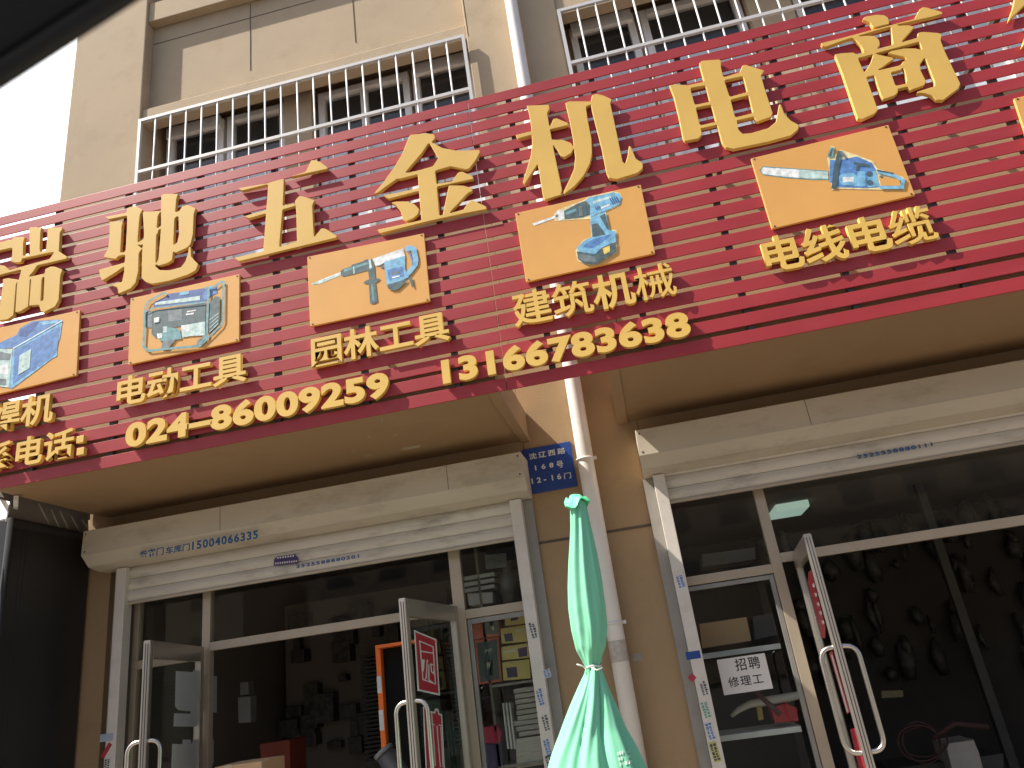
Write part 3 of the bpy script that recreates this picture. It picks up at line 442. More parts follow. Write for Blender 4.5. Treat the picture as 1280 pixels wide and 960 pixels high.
'hang': [[[1388.0,-57.5],[1325.7,-40.1],[1325.3,-39.6],[1325.3,-38.7],[1327.9,-24.9],[1328.3,-24.4],[1328.8,-24.3],[1330.9,-24.8],[1391.3,-41.9],[1391.8,-42.5],[1391.9,-43.2],[1390.2,-56.5],[1389.7,-57.5],[1389.2,-57.7]],[[1296.4,-39.4],[1277.2,-32.4],[1276.0,-31.6],[1269.8,-7.1],[1266.0,9.8],[1261.2,23.6],[1260.9,24.8],[1261.0,25.4],[1261.5,25.3],[1262.4,24.6],[1265.0,22.1],[1281.7,5.4],[1295.6,-19.2],[1296.0,-20.2],[1296.2,-22.1],[1297.8,-38.5],[1297.6,-39.4]],[[1398.8,-21.6],[1328.3,-0.7],[1326.9,-0.2],[1326.3,0.4],[1326.4,1.6],[1329.6,14.5],[1330.0,15.4],[1330.6,15.7],[1365.5,6.1],[1366.5,6.0],[1367.0,6.5],[1379.9,79.4],[1379.7,80.1],[1379.2,80.8],[1367.3,92.8],[1367.0,93.7],[1367.7,94.1],[1382.9,95.9],[1384.1,95.7],[1385.5,94.7],[1400.5,81.4],[1401.7,79.9],[1401.8,79.0],[1401.0,75.2],[1385.6,1.6],[1385.9,0.7],[1386.6,0.3],[1400.7,-3.6],[1401.7,-4.2],[1401.9,-5.0],[1401.7,-6.6],[1400.1,-20.7],[1399.8,-21.5]],[[1318.4,0.4],[1301.1,4.8],[1300.2,5.2],[1299.5,5.9],[1291.8,18.5],[1277.7,57.4],[1277.8,58.1],[1278.6,58.0],[1290.8,50.7],[1291.7,50.6],[1292.2,51.1],[1303.7,106.4],[1304.0,107.3],[1304.6,107.6],[1322.7,100.5],[1323.5,100.0],[1323.8,99.3],[1312.1,34.4],[1312.5,33.0],[1321.9,14.0],[1320.1,1.1],[1319.6,0.4]]]}
for n, lab in (('rui', 'first big gold character, at the cut left end'), ('chi', 'second big gold character, of a horse beside a hooked stroke'), ('wu', 'third big gold character, the numeral five'), ('jin', 'fourth big gold character, roof-shaped, meaning metal'), ('ji', 'fifth big gold character, meaning machine'), ('dian', 'sixth big gold character, meaning electric'), ('shang', 'seventh big gold character, meaning trade'), ('hang', 'last big gold character, cut by the right edge')):
    o = outline_mesh(OUT[n], YS - .008, YS - .036).build('big_character', gold_m, S); o['label'] = lab
def rect(Y, l, r, b, t):
    return (atY(*l, Y).x, atY(*r, Y).x, atY(*b, Y).z, atY(*t, Y).z)
YC = YS - .038
def caption(text, l, r, b, t, label, off=.022, adv=1., name='caption_character'):
    p = rect(YC, l, r, b, t)
    C = thing('caption', ((p[0] + p[1]) / 2, YC, p[2]), None, None); C.parent = S; C.location = WL[C] - WL[S]; C['label'] = label
    glyph_row(name, text, p, YS - .006, YC, gold2_m, C, off=off, adv=adv)
    return C
caption('园林工具', (389, 445), (563, 421), (395, 459), (551, 388), 'raised gold caption under the rotary hammer picture')
caption('电动工具', (145.6, 497), (308, 465), (161, 506.5), (300, 440), 'raised gold caption under the generator picture')
caption('建筑机械', (641, 392), (846, 360), (650, 409), (832, 326.6), 'raised gold caption under the cordless drill picture')
caption('电线电缆', (953, 314), (1172.5, 290), (982, 338), (1148, 256), 'raised gold caption under the chainsaw picture')
caption('电焊机', (-52, 545), (65, 525), (11, 538), (61, 490), 'raised gold caption under the welding machine picture')
C = caption('联系电话', (-61, 600), (91, 560), (31, 583), (89, 534.5), 'raised gold words telling the contact telephone')
cq = MB()
for (x, y) in ((100, 549), (100.3, 564)):
    q = atY(x, y, YC); cq.box(q.x - .028, q.x + .028, YC, YS - .006, q.z - .026, q.z + .026, .002)
cq.build('colon', gold2_m, C)
caption('024–86009259', (157, 540), (486.5, 488), (166.7, 559), (470, 466), 'first raised gold telephone number', off=.045, adv=.535, name='digit')
caption('13166783638', (551, 453), (863, 408), (566.5, 478.5), (845.5, 390), 'second raised gold telephone number, further right', off=.045, adv=.535, name='digit')

# printed tool boards
def zc(o, s): return lambda *p: [(o[0] + x / s, o[1] + y / s) for x, y in p]
def board(name, corners, label):
    Y = YS - .024
    P = [atY(*c, Y) for c in corners]
    b = MB().poly(P, (0, .02, 0)); bmesh.ops.bevel(b.bm, geom=list(b.bm.edges), offset=.002, segments=1, affect='EDGES')
    o = b.build('picture_board', orange_m, S); o['label'] = label
    s = MB()
    cx = sum((p for p in P), Vector()) / len(P)
    for p in P:
        q = p + (cx - p) * .045; s.tube([(q.x, Y - .002, q.z), (q.x, Y + .002, q.z)], .006, 8)
    s.build('screw', frame_dark, o)
    return o
class Pic:
    """one flat printed picture: every colour patch a thin layer over the last, all in one mesh"""
    def __init__(s, parent, T): s.p = parent; s.T = T; s.k = 0; s.mb = MB(); s.ms = []; s.n = None
    def _y(s): s.k += 1; return YS - .0246 - .0003 * s.k
    def _m(s, name, m):
        s.n = name
        if m not in s.ms: s.ms.append(m)
        s.mb.mi = s.ms.index(m)
    def f(s, name, m, *pts):
        Y = s._y(); s._m(name, m); s.mb.face([atY(*c, Y) for c in s.T(*pts)])
    def l(s, name, m, wpx, *pts, closed=False):
        Y = s._y(); s._m(name, m); P = [atY(*c, Y) for c in s.T(*pts)]; a = s.T((0, 0), (wpx, 0)); ww = (atY(400 + a[1][0] - a[0][0], 400, Y) - atY(400, 400, Y)).x
        for qd in strip_quads([Vector((p.x, p.z)) for p in P], ww, closed): s.mb.face([(c.x, Y, c.y) for c in qd])
    def done(s):
        o = s.mb.build(s.n, s.ms, s.p)
# welding machine
b0 = board('weld', [(-66, 424), (100, 387.5), (95.6, 469), (-66, 508)], 'orange board picturing a blue welding machine')
P = Pic(b0, zc((0, 380), 8))
P.f('printed_welder', pr_blue, (-250, 500), (0, 385), (165, 310), (200, 240), (330, 170), (600, 155), (625, 160), (130, 440), (0, 450), (-250, 470))
P.f('printed_welder', pr_deep, (190, 320), (200, 260), (330, 185), (390, 180), (330, 260), (260, 330))
P.f('printed_welder', pr_sky, (390, 180), (600, 158), (560, 190), (430, 210))
P.f('printed_welder', pr_sky, (130, 440), (625, 160), (600, 340), (575, 400), (570, 520), (520, 545), (370, 660), (120, 845), (90, 835))
P.f('printed_welder', pr_blue, (140, 470), (600, 215), (590, 345), (560, 500), (380, 630), (130, 800))
P.f('printed_welder', pr_pale, (-250, 480), (0, 450), (125, 450), (90, 835), (-250, 800))
P.f('printed_welder', pr_white, (-200, 600), (85, 610), (80, 700), (-200, 700))
P.f('printed_welder', pr_grey, (-150, 480), (0, 475), (110, 500), (100, 560), (-150, 560))
P.f('printed_welder', pr_grey, (-150, 740), (60, 750), (60, 810), (-150, 800))
P.f('printed_welder', pr_pale, (195, 515), (310, 450), (295, 640), (180, 710))
P.l('printed_welder', pr_white, 12, (130, 445), (620, 165)); P.done()
# generator
b1 = board('gen', [(163, 373), (299.4, 342.5), (299, 426), (160, 456)], 'orange board picturing a blue portable generator')
P = Pic(b1, zc((150, 330), 8))
P.f('printed_generator', pr_deep, (440, 340), (480, 300), (880, 235), (965, 215), (978, 290), (905, 330), (840, 380), (330, 430), (340, 395), (350, 375))
P.f('printed_generator', pr_blue, (820, 310), (880, 240), (960, 220), (970, 285), (900, 320), (850, 370))
P.f('printed_generator', pr_pale, (350, 385), (800, 318), (800, 362), (350, 412))
P.f('printed_generator', pr_sky, (590, 285), (690, 268), (690, 300), (600, 315))
P.f('printed_generator', pr_dark, (320, 470), (560, 430), (860, 385), (850, 580), (610, 620), (480, 650), (440, 700), (360, 745), (315, 700))
P.f('printed_generator', pr_grey, (250, 480), (320, 470), (320, 640), (250, 630))
P.f('printed_generator', pr_grey, (480, 470), (620, 450), (620, 560), (480, 580))
P.f('printed_generator', pr_white, (670, 470), (765, 455), (760, 468), (670, 485)); P.f('printed_generator', pr_white, (660, 495), (740, 485), (735, 502), (660, 515))
P.f('printed_generator', pr_pale, (610, 615), (850, 575), (850, 712), (700, 722), (620, 735))
P.f('printed_generator', pr_white, (620, 615), (690, 605), (690, 670), (620, 680))
P.f('printed_generator', pr_teal, (430, 625), (600, 650), (615, 750), (400, 772), (365, 700), (430, 690))
P.f('printed_generator', pr_pale, (430, 630), (470, 620), (470, 680), (430, 690)); P.f('printed_generator', pr_white, (340, 540), (392, 530), (392, 580), (340, 588)); P.f('printed_generator', pr_white, (370, 695), (420, 690), (420, 740), (375, 745))
P.f('printed_generator', pr_grey, (430, 770), (560, 750), (480, 850), (410, 850)); P.f('printed_generator', pr_grey, (780, 760), (860, 700), (830, 800), (760, 815))
P.f('printed_generator', pr_dark, (890, 400), (950, 320), (1000, 330), (995, 570), (950, 640), (880, 700))
for k in range(4): P.l('printed_generator', pr_pale, 8, (895, 560 + k * 40), (985, 490 + k * 34))
P.l('printed_generator', pr_teal, 24, (245, 480), (245, 640), (232, 820), (285, 868), (450, 850), (800, 818), (900, 720), (1010, 610), (1030, 560), (1035, 180), (1005, 178), (950, 222), (850, 240))
P.l('printed_generator', pr_teal, 22, (245, 490), (255, 430), (280, 375), (440, 285), (462, 305)); P.l('printed_generator', pr_teal, 26, (885, 240), (865, 720), (800, 805)); P.l('printed_generator', pr_teal, 16, (320, 440), (860, 380)); P.l('printed_generator', pr_teal, 14, (250, 480), (330, 440)); P.done()
# rotary hammer
b2 = board('hammer', [(384, 321), (530, 291.5), (537.7, 376), (387.5, 408)], 'orange board picturing a blue and white rotary hammer')
P = Pic(b2, zc((380, 290), 8))
P.f('printed_hammer', pr_pale, (75, 515), (370, 398), (377, 428), (160, 518), (85, 527)); P.f('printed_hammer', pr_white, (160, 480), (365, 402), (368, 412), (180, 485))
P.f('printed_hammer', pr_dark, (365, 395), (385, 372), (470, 345), (480, 325), (570, 300), (620, 275), (680, 268), (712, 350), (640, 385), (500, 422), (390, 447), (370, 430))
P.f('printed_hammer', pr_teal, (400, 375), (640, 300), (645, 320), (400, 400)); P.f('printed_hammer', pr_pale, (645, 275), (665, 272), (680, 360), (655, 370)); P.f('printed_hammer', pr_pale, (490, 345), (500, 342), (508, 415), (495, 418))
P.f('printed_hammer', pr_dark, (640, 390), (705, 330), (712, 462), (765, 468), (745, 492), (715, 510), (737, 698), (700, 718), (660, 715), (650, 520), (592, 512), (610, 490), (652, 472))
P.f('printed_hammer', pr_teal, (670, 520), (690, 515), (705, 690), (685, 692))
P.f('printed_hammer', pr_white, (685, 268), (990, 163), (1012, 240), (830, 292), (750, 335), (715, 335))
P.f('printed_hammer', pr_sky, (800, 300), (1012, 235), (1012, 370), (1045, 450), (970, 492), (830, 532), (808, 380))
P.f('printed_hammer', pr_dark, (750, 348), (795, 320), (790, 362)); P.f('printed_hammer', pr_blue, (830, 380), (985, 340), (1000, 440), (850, 480)); P.f('printed_hammer', pr_white, (880, 450), (955, 432), (956, 444), (882, 464)); P.f('printed_hammer', pr_grey, (880, 405), (960, 385), (960, 412), (880, 430))
P.l('printed_hammer', pr_sky, 52, (1010, 170), (1065, 158), (1098, 175), (1118, 280), (1112, 325), (1060, 395), (1025, 430))
P.l('printed_hammer', pr_blue, 14, (1045, 190), (1085, 290), (1080, 330)); P.f('printed_hammer', pr_dark, (832, 527), (1028, 470), (1022, 500), (935, 580), (890, 586), (840, 565)); P.f('printed_hammer', pr_dark, (1042, 452), (1078, 448), (1096, 547), (1080, 552)); P.done()
# cordless drill
b3 = board('drill', [(644, 266.5), (801, 230.7), (819, 316.5), (657.6, 352.4)], 'orange board picturing a blue cordless drill')
P = Pic(b3, zc((640, 230), 7.11))
P.f('printed_drill', pr_cream, (565, 590), (630, 500), (705, 465), (695, 310), (380, 330), (370, 270), (410, 228), (640, 142), (680, 112), (900, 64), (958, 78), (980, 120), (965, 185), (835, 250), (872, 405), (930, 410), (935, 610), (750, 720), (640, 715), (580, 680))
P.f('printed_drill', pr_white, (178, 352), (380, 283), (387, 302), (200, 370))
P.f('printed_drill', pr_white, (378, 268), (410, 236), (465, 238), (465, 312), (425, 325)); P.f('printed_drill', pr_grey, (385, 275), (410, 270), (412, 290), (390, 295))
P.f('printed_drill', pr_dark, (462, 240), (570, 180), (650, 150), (692, 185), (690, 270), (630, 295), (470, 312)); P.f('printed_drill', pr_teal, (475, 250), (570, 215), (575, 240), (478, 275)); P.f('printed_drill', pr_grey, (590, 200), (620, 190), (630, 280), (600, 285))
P.f('printed_drill', pr_sky, (650, 150), (680, 120), (800, 97), (900, 74), (950, 86), (970, 120), (958, 177), (830, 240), (760, 262), (692, 298), (695, 180)); P.f('printed_drill', pr_pale, (720, 150), (880, 105), (880, 125), (720, 175)); P.f('printed_drill', pr_white, (790, 205), (870, 175), (870, 190), (790, 222))
for k in range(4): P.l('printed_drill', pr_deep, 8, (868 + k * 18, 125 - k * 6), (900 + k * 16, 180 - k * 7))
for k in range(3): P.l('printed_drill', pr_deep, 7, (740 + k * 15, 205 - k * 5), (755 + k * 15, 232 - k * 6))
P.f('printed_drill', pr_sky, (700, 300), (765, 268), (830, 248), (865, 412), (920, 420), (922, 515), (800, 565), (740, 622), (600, 602), (573, 572), (632, 510), (712, 468), (695, 340)); P.f('printed_drill', pr_blue, (620, 560), (720, 490), (860, 450), (900, 440), (800, 520), (720, 570))
P.f('printed_drill', pr_dark, (707, 358), (762, 348), (832, 448), (716, 470)); P.f('printed_drill', pr_dark, (780, 285), (825, 262), (862, 405), (845, 400))
P.f('printed_drill', pr_dark, (575, 598), (740, 622), (800, 582), (870, 532), (925, 515), (920, 602), (750, 710), (650, 705), (590, 672)); P.f('printed_drill', pr_grey, (590, 620), (740, 645), (740, 690), (650, 690), (598, 665)); P.f('printed_drill', pr_yel, (805, 572), (870, 545), (868, 602), (820, 627)); P.done()
# chainsaw
b4 = board('saw', [(938.6, 198), (1110.5, 156), (1144, 243.7), (965, 285.8)], 'orange board picturing a blue chainsaw')
P = Pic(b4, zc((930, 150), 5.82))
P.f('printed_chainsaw', pr_teal, (112, 366), (138, 336), (615, 370), (615, 436), (510, 436), (300, 421), (138, 400)); P.f('printed_chainsaw', pr_white, (122, 366), (142, 344), (510, 368), (510, 428), (300, 413), (142, 393)); P.f('printed_chainsaw', pr_pale, (400, 362), (612, 377), (612, 428), (400, 420))
P.f('printed_chainsaw', pr_cream, (605, 275), (630, 190), (660, 195), (655, 265), (700, 215), (830, 258), (940, 300), (970, 352), (1150, 412), (1178, 435), (1168, 508), (880, 506), (690, 500), (640, 512))
P.f('printed_chainsaw', pr_blue, (625, 290), (700, 290), (820, 265), (930, 312), (960, 362), (980, 490), (890, 495), (690, 490), (620, 450))
P.f('printed_chainsaw', pr_sky, (830, 370), (880, 375), (885, 480), (800, 482)); P.f('printed_chainsaw', pr_sky, (900, 380), (960, 370), (985, 480), (900, 490)); P.f('printed_chainsaw', pr_sky, (690, 410), (720, 388), (800, 385), (825, 410), (820, 455), (795, 475), (720, 475), (692, 450)); P.f('printed_chainsaw', pr_white, (718, 416), (798, 413), (800, 448), (718, 453))
P.f('printed_chainsaw', pr_dark, (800, 303), (910, 325), (912, 342), (842, 336), (830, 367), (812, 365), (822, 330), (800, 320))
for x, y in ((912, 392), (915, 455)): P.f('printed_chainsaw', pr_dark, *[(x + 24 * math.cos(t * .785), y + 20 * math.sin(t * .785)) for t in range(8)])
P.l('printed_chainsaw', pr_dark, 32, (700, 225), (672, 350), (655, 500)); P.l('printed_chainsaw', pr_grey, 16, (705, 232), (745, 280)); P.f('printed_chainsaw', pr_teal, (605, 272), (630, 197), (655, 200), (648, 268)); P.f('printed_chainsaw', pr_dark, (618, 262), (636, 210), (644, 212), (634, 262))
P.f('printed_chainsaw', orange_m, (975, 405), (1130, 432), (1140, 478), (1000, 478)); P.l('printed_chainsaw', pr_sky, 22, (975, 378), (1085, 402), (1158, 438), (1148, 490), (985, 490)); P.l('printed_chainsaw', pr_dark, 12, (968, 366), (1090, 390)); P.f('printed_chainsaw', pr_dark, (985, 405), (1015, 410), (1000, 425)); P.done()
b5 = board('next', [(1267.5, 123), (1440, 80), (1478, 168), (1297, 212)], 'plain orange board cut by the right edge')

# ------------------------------------------------------------------ downpipe
YPI = 5.517
T = thing('downpipe', (-.325, YPI, 0), 'pale plastic rain downpipe on the pier between the two shops', 'downpipe')
MB().tube([(-.325, YPI, .05), (-.322, YPI, 3), (-.3, YPI, 5), (-.27, YPI, 8), (-.25, YPI, 13)], [.0615, .0615, .061, .061, .061], 28).build('pipe', pipe_m, T)
for z in (.9, 1.855, 3.055, 4.9, 6.4, 8.6):
    xc = -.323 if z < 4 else -.30 + (z - 5) * .01
    c = MB(); c.tube([(xc + .066 * math.cos(a), YPI + .066 * math.sin(a), z) for a in [k * math.pi / 12 for k in range(24)]], .0085, 6, closed=True)
    c.box(xc - .01, xc + .01, YPI + .065, DW, z - .009, z + .009); c.box(xc + .062, xc + .088, YPI - .008, YPI + .008, z - .012, z + .012); c.build('clamp', pipe_m, T)
MB().tube([(-.324, YPI, 1.60), (-.324, YPI, 1.74)], .0628, 28, caps=False).build('tape_patch', mat('grey_tape', (.50, .44, .38), .5, var=.15, scale=30), T)
wk = MB(); q = atY(798, 820, DW)
wk.box(q.x - .045, q.x + .02, DW - .003, DW + .001, q.z - .03, q.z + .02); wk.build('torn_notice', mat('grey_paper', (.33, .3, .25), .8, var=.2, scale=20), B)

# ------------------------------------------------------------------ number plate
cn = [(652, 562.5), (711.5, 551.5), (722, 607), (659.5, 616)]; YP = DW - .012
p0 = atY(*cn[0], YP); p2 = atY(*cn[2], YP)
T = MB().box(p0.x, p2.x, YP, DW - .002, p2.z - .004, p0.z, .003).build('street_number_plate', blue_m); tag(T, 'blue enamel street number plate with white writing beside the downpipe', 'number plate')
z6 = lambda x, y: (600 + x / 8, 480 + y / 8)
z4 = lambda x, y: (640 + x / 4, 480 + y / 4)
glyph_row('lettering', '沈辽西路', rect(YP, z6(488, 720), z6(855, 680), z6(520, 755), z6(820, 636)), YP + .001, YP - .0015, white_ink, T, off=.028, sep=False, adv=1.22)
glyph_row('lettering', '168', rect(YP, z6(548, 830), z6(735, 810), z6(570, 862), z6(710, 785)), YP + .001, YP - .0015, white_ink, T, off=.03, sep=False, adv=.95)
glyph_row('lettering', '号', rect(YP, z6(765, 810), z6(833, 800), z6(800, 838), z6(800, 768)), YP + .001, YP - .0015, white_ink, T, off=.015, sep=False)
glyph_row('lettering', '12-16', rect(YP, z4(97, 480), z4(246, 460), z4(110, 499), z4(235, 448)), YP + .001, YP - .0015, white_ink, T, off=.03, sep=False, adv=.8)
glyph_row('lettering', '门', rect(YP, z4(260, 460), z4(295, 455), z4(265, 476), z4(290, 440)), YP + .001, YP - .0015, white_ink, T, off=.012, sep=False)
# ------------------------------------------------------------------ roller shutters
def shutter(x0, x1, ra, rb, zb, label):
    T = thing('roller_shutter', ((x0 + x1) / 2, 5.45, 0), label, 'roller shutter')
    prof = [(5.28, 3.14), (5.28, 2.945), (5.37, 2.862), (5.50, 2.838), (5.596, 2.838), (5.596, 3.14)]
    bx = MB().poly([(x0, y, z) for y, z in prof], (x1 - x0, 0, 0)); bmesh.ops.bevel(bx.bm, geom=[e for e in bx.bm.edges], offset=.004, segments=1, affect='EDGES')
    BX = bx.build('shutter_box', shutter_m, T)
    j = MB(); xx = x0 + 1.2
    while xx < x1 - .3:
        j.box(xx, xx + .004, 5.2795, 5.30, 2.95, 3.135); xx += 1.22 if xx > x0 + 1.3 else 1.85
    for xx in (x0 + .025, x1 - .025):
        for z in (3.11, 2.97): j.tube([(xx, 5.278, z), (xx, 5.284, z)], .007, 8)
    j.build('joint_and_screws', frame_dark, BX)
    cu = MB(); z = zb + .012; sh = .088; cx0, cx1 = ra[1] - .012, (rb[0] + .012)
    while z < 2.86:
        pts = [(5.525 - .014 * math.sin(math.pi * (k / 8)), z + sh * k / 8) for k in range(9)]
        P = [(cx0, y, zz) for y, zz in pts] + [(cx0, 5.535, z + sh), (cx0, 5.535, z)]
        cu.poly(P, (cx1 - cx0, 0, 0)); z += sh + .003
    cu.build('shutter_curtain', curtain_m, T)
    MB().box(cx0, cx1, 5.512, 5.54, zb - .012, zb + .011, .004).build('bottom_bar', alu_m, T)
    for r in (ra, rb):
        if r: MB().box(r[0], r[1], 5.475, 5.57, 0, 2.836, .004).build('guide_rail', rail_m, T)
    for r, s in ((ra, -1), (rb, 1)):
        e = r[0] if s < 0 else r[1]
        MB().box(min(e + s * .002, e + s * .075), max(e + s * .002, e + s * .075), 5.565, 5.598, 0, 2.835).build('backing_strip', mat('grey_strip', (.30, .28, .25), .5, dirt=(.15, .12, .1), dirt_amt=.5, dscale=6) if 'grey_strip' not in MATS else MATS['grey_strip'], T)
    return T, BX
YR = 5.475
xl = (atY(145, 720, YR).x, atY(157, 720, YR).x); xr = (atY(637, 631, YR).x, atY(651.5, 631, YR).x)
s1, bx1 = shutter(-4.40, -.775, xl, xr, 2.552, 'ivory roller shutter, nearly rolled up, over the left shop doors')
xq = (atY(830 - 14, 597, YR).x, atY(831, 597, YR).x)
s2, bx2 = shutter(.083, 6.3, xq, (6.1, 6.18), 2.627, 'ivory roller shutter, nearly rolled up, over the right shop doors')
zt = lambda x, y: (160 + x / 7.11, 650 + y / 7.11)
YB = 5.2785
glyph_row('stencil_text', '卷帘门', rect(YB, zt(100, 300), zt(318, 270), zt(150, 338), zt(300, 240)), YB, YB - .001, blue_ink, bx1, off=.021, sep=False)
glyph_row('stencil_text', '车库门', rect(YB, zt(335, 270), zt(550, 240), zt(380, 300), zt(540, 205)), YB, YB - .001, blue_ink, bx1, off=.022, sep=False)
glyph_row('stencil_text', '15004066335', rect(YB, zt(570, 220), zt(1155, 130), zt(600, 262), zt(1130, 92)), YB, YB - .001, blue_ink, bx1, off=.035, sep=False, adv=.6)
YCU = 5.5095
zs = lambda x, y: (335 + x / 10.24, 680 + y / 10.24)
glyph_row('stencil_text', '2525588880201', rect(YCU, zs(360, 280), zs(1165, 170), zs(540, 280), zs(1000, 160)), YCU + .001, YCU - .001, blue_ink, s1, off=.02, sep=False, adv=.62)
zs2 = lambda x, y: (1050 + x / 9.14, 540 + y / 9.14)
glyph_row('stencil_text', '2525558880111', rect(YCU, zs2(195, 280), zs2(1060, 150), zs2(450, 265), zs2(900, 142)), YCU + .001, YCU - .001, blue_ink, s2, off=.02, sep=False, adv=.62)
vio = mat('violet_sticker_ink', (.06, .035, .14), .6)
a = [atY(*zs(x, y), 5.506) for x, y in ((72, 278), (78, 200), (110, 160), (345, 130), (385, 180), (382, 245))]
stk = MB().poly(a, (0, .003, 0)).build('sticker', vio, s1)
for k, (xa, xb, ya, yb) in enumerate(((110, 340, 190, 160), (85, 378, 262, 228))):
    mm = MB(); n = 7 + 3 * k
    for i in range(n):
        t0 = (i + .2) / n; t1 = (i + .75) / n
        P_ = [atY(*zs(xa + (xb - xa) * t, ya + (yb - ya) * t + dd), 5.5055) for t, dd in ((t0, 0), (t1, 0), (t1, -22), (t0, -22))]
        mm.poly(P_, (0, .0004, 0))
    mm.build('printed_marks', paper_m, stk)
def rail_sticker(T, cx, cy, wpx, hpx, m, marks=None, Y=5.4735, tilt=0):
    c = atY(cx, cy, Y); k = (atY(cx + 10, cy, Y) - c).x / 10; w2, h2 = wpx * k / 2, hpx * k / 2
    ca, sa = math.cos(tilt), math.sin(tilt)
    R2 = lambda u, v, y=Y: Vector((c.x + u * ca - v * sa, y, c.z + u * sa + v * ca))
    o = MB().poly([R2(-w2, -h2), R2(w2, -h2), R2(w2, h2), R2(-w2, h2)], (0, .0012, 0)).build('sticker', m, T)
    if marks:
        mb = MB(); r_ = random.Random(int(cx * 7 + cy))
        for col in range(2):
            z = -h2 * .85
            while z < h2 * .8:
                hh = r_.uniform(.06, .16) * h2 * 2; u0 = -w2 * .8 + col * w2 * .85; u1 = u0 + w2 * r_.uniform(.45, .75)
                mb.poly([R2(u0, z, Y - .0006), R2(u1, z, Y - .0006), R2(u1, z + hh, Y - .0006), R2(u0, z + hh, Y - .0006)], (0, .0004, 0)); z += hh * 1.35
        mb.build('printed_marks', marks, o)
st_w = mat('faded_white_sticker', (.60, .58, .54), .6); st_b = mat('blue_print', (.10, .20, .45), .6); st_k = mat('dark_print', (.07, .07, .075), .6); st_g = mat('green_print', (.12, .32, .24), .6); st_y = mat('yellow_sticker', (.50, .47, .16), .6); st_r = mat('red_sticker', (.40, .03, .05), .6)
zr = lambda x, y: (560 + x / 3.556, 690 + y / 3.556)
for x, y, m, k in ((380, 350, st_w, st_k), (440, 540, st_w, st_b), (412, 648, st_w, st_b), (436, 760, st_w, st_k), (445, 872, st_w, st_b), (452, 940, st_w, st_k)):
    rail_sticker(s1, *zr(x, y), 9, 20 if k is not st_b or x != 440 else 10, m, k, tilt=.15)
zl = lambda x, y: (840 + x / 4.8, 760 + y / 4.8)
rail_sticker(s2, *zl(127, 283), 18.5, 9.5, blue_m, None); rail_sticker(s2, *zl(120, 418), 8, 8, st_r, None, tilt=.7)
for x, y, m, k, h in ((195, 485, st_w, st_k, 17), (205, 612, st_w, st_g, 21), (230, 740, st_w, st_b, 22), (258, 862, st_y, st_k, 24), (100 - 48, 640 - 800, st_w, st_b, 18)):
    rail_sticker(s2, *zl(x, y), 10, h, m, k, tilt=.1)
rail_sticker(s1, 133, 922, 16, 8, mat('pale_blue_sticker', (.35, .42, .5), .6)); rail_sticker(s1, 133, 938, 5, 16, st_r, None, tilt=-.6); rail_sticker(s1, 134, 955, 8, 12, st_w, st_k)

# ------------------------------------------------------------------ glazed shopfronts with doors
def X(px, py, Y=YD): return atY(px, py, Y).x
def bars(mb, lst):
    for (x0, x1, z0, z1) in lst: mb.box(x0, x1, YD, YD + .06, z0, z1, .003)
F1 = thing('glazed_shopfront', (-2.5, 5.67, 0), 'aluminium glazed shopfront of the left shop with both doors swung open', 'shopfront')
m1a, m1b = X(253, 760), X(263, 760); m2a, m2b = X(562, 714), X(576, 712)
e0, e1 = xl[1] - .03, xr[0] + .03
f = MB()
bars(f, [(m1a, m1b, .02, 2.80), (m2a, m2b, .02, 2.80), (m1b + .001, m2a - .001, 2.10, 2.165), (m2b + .001, e1, 2.045, 2.11), (e0, m1a - .001, 2.045, 2.11), (e0, e0 + .05, .021, 2.044), (e0, e0 + .05, 2.111, 2.8)])
f.build('aluminium_frame', alu_m, F1)
def pane(F, x0, x1, z0, z1): MB().box(x0, x1, YD + .026, YD + .034, z0, z1).build('glass_pane', glass_m, F)
pane(F1, e0 + .05, m1a, 2.11, 2.8); pane(F1, m1b, m2a, 2.165, 2.8); pane(F1, m2b, e1, 2.11, 2.8); pane(F1, m2b + .03, e1, .1, 2.045); pane(F1, e0 + .05, m1a, .1, 2.045)
sash = MB(); sash.box(m2b + .006, m2b + .036, YD + .012, YD + .045, .1, 2.04, .003); sash.box(m2b + .037, e1, YD + .012, YD + .045, 2.005, 2.04, .003); sash.build('sash', mat('grey_aluminium', (.30, .29, .27), .4, metal=.4), F1)
F2 = thing('glazed_shopfront', (2.6, 5.67, 0), 'aluminium glazed shopfront of the right shop with a paper notice in its side pane', 'shopfront')
n1a, n1b = X(945.5, 631), X(957.5, 631); n1a2, n1b2 = X(966, 712), X(981, 712)
n1a, n1b = (n1a + n1a2) / 2, (n1b + n1b2) / 2
g0 = xq[1] - .03
f = MB(); bars(f, [(n1a, n1b, .02, 2.85), (g0, n1a - .001, 2.037, 2.10), (n1b + .001, 4.2, 2.10, 2.165), (4.201, 4.27, .02, 2.85), (4.271, 6.1, 2.037, 2.1)]); f.build('aluminium_frame', alu_m, F2)
pane(F2, g0, n1a, 2.10, 2.85); pane(F2, n1b, 4.2, 2.165, 2.85); pane(F2, g0, n1a - .035, .1, 2.037); pane(F2, 4.27, 6.1, .1, 2.85)
sash = MB(); sash.box(n1a - .036, n1a - .004, YD + .012, YD + .045, .1, 2.03, .003); sash.box(g0, n1a - .037, YD + .012, YD + .045, 2.0, 2.03, .003); sash.build('sash', MATS['grey_aluminium'], F2)

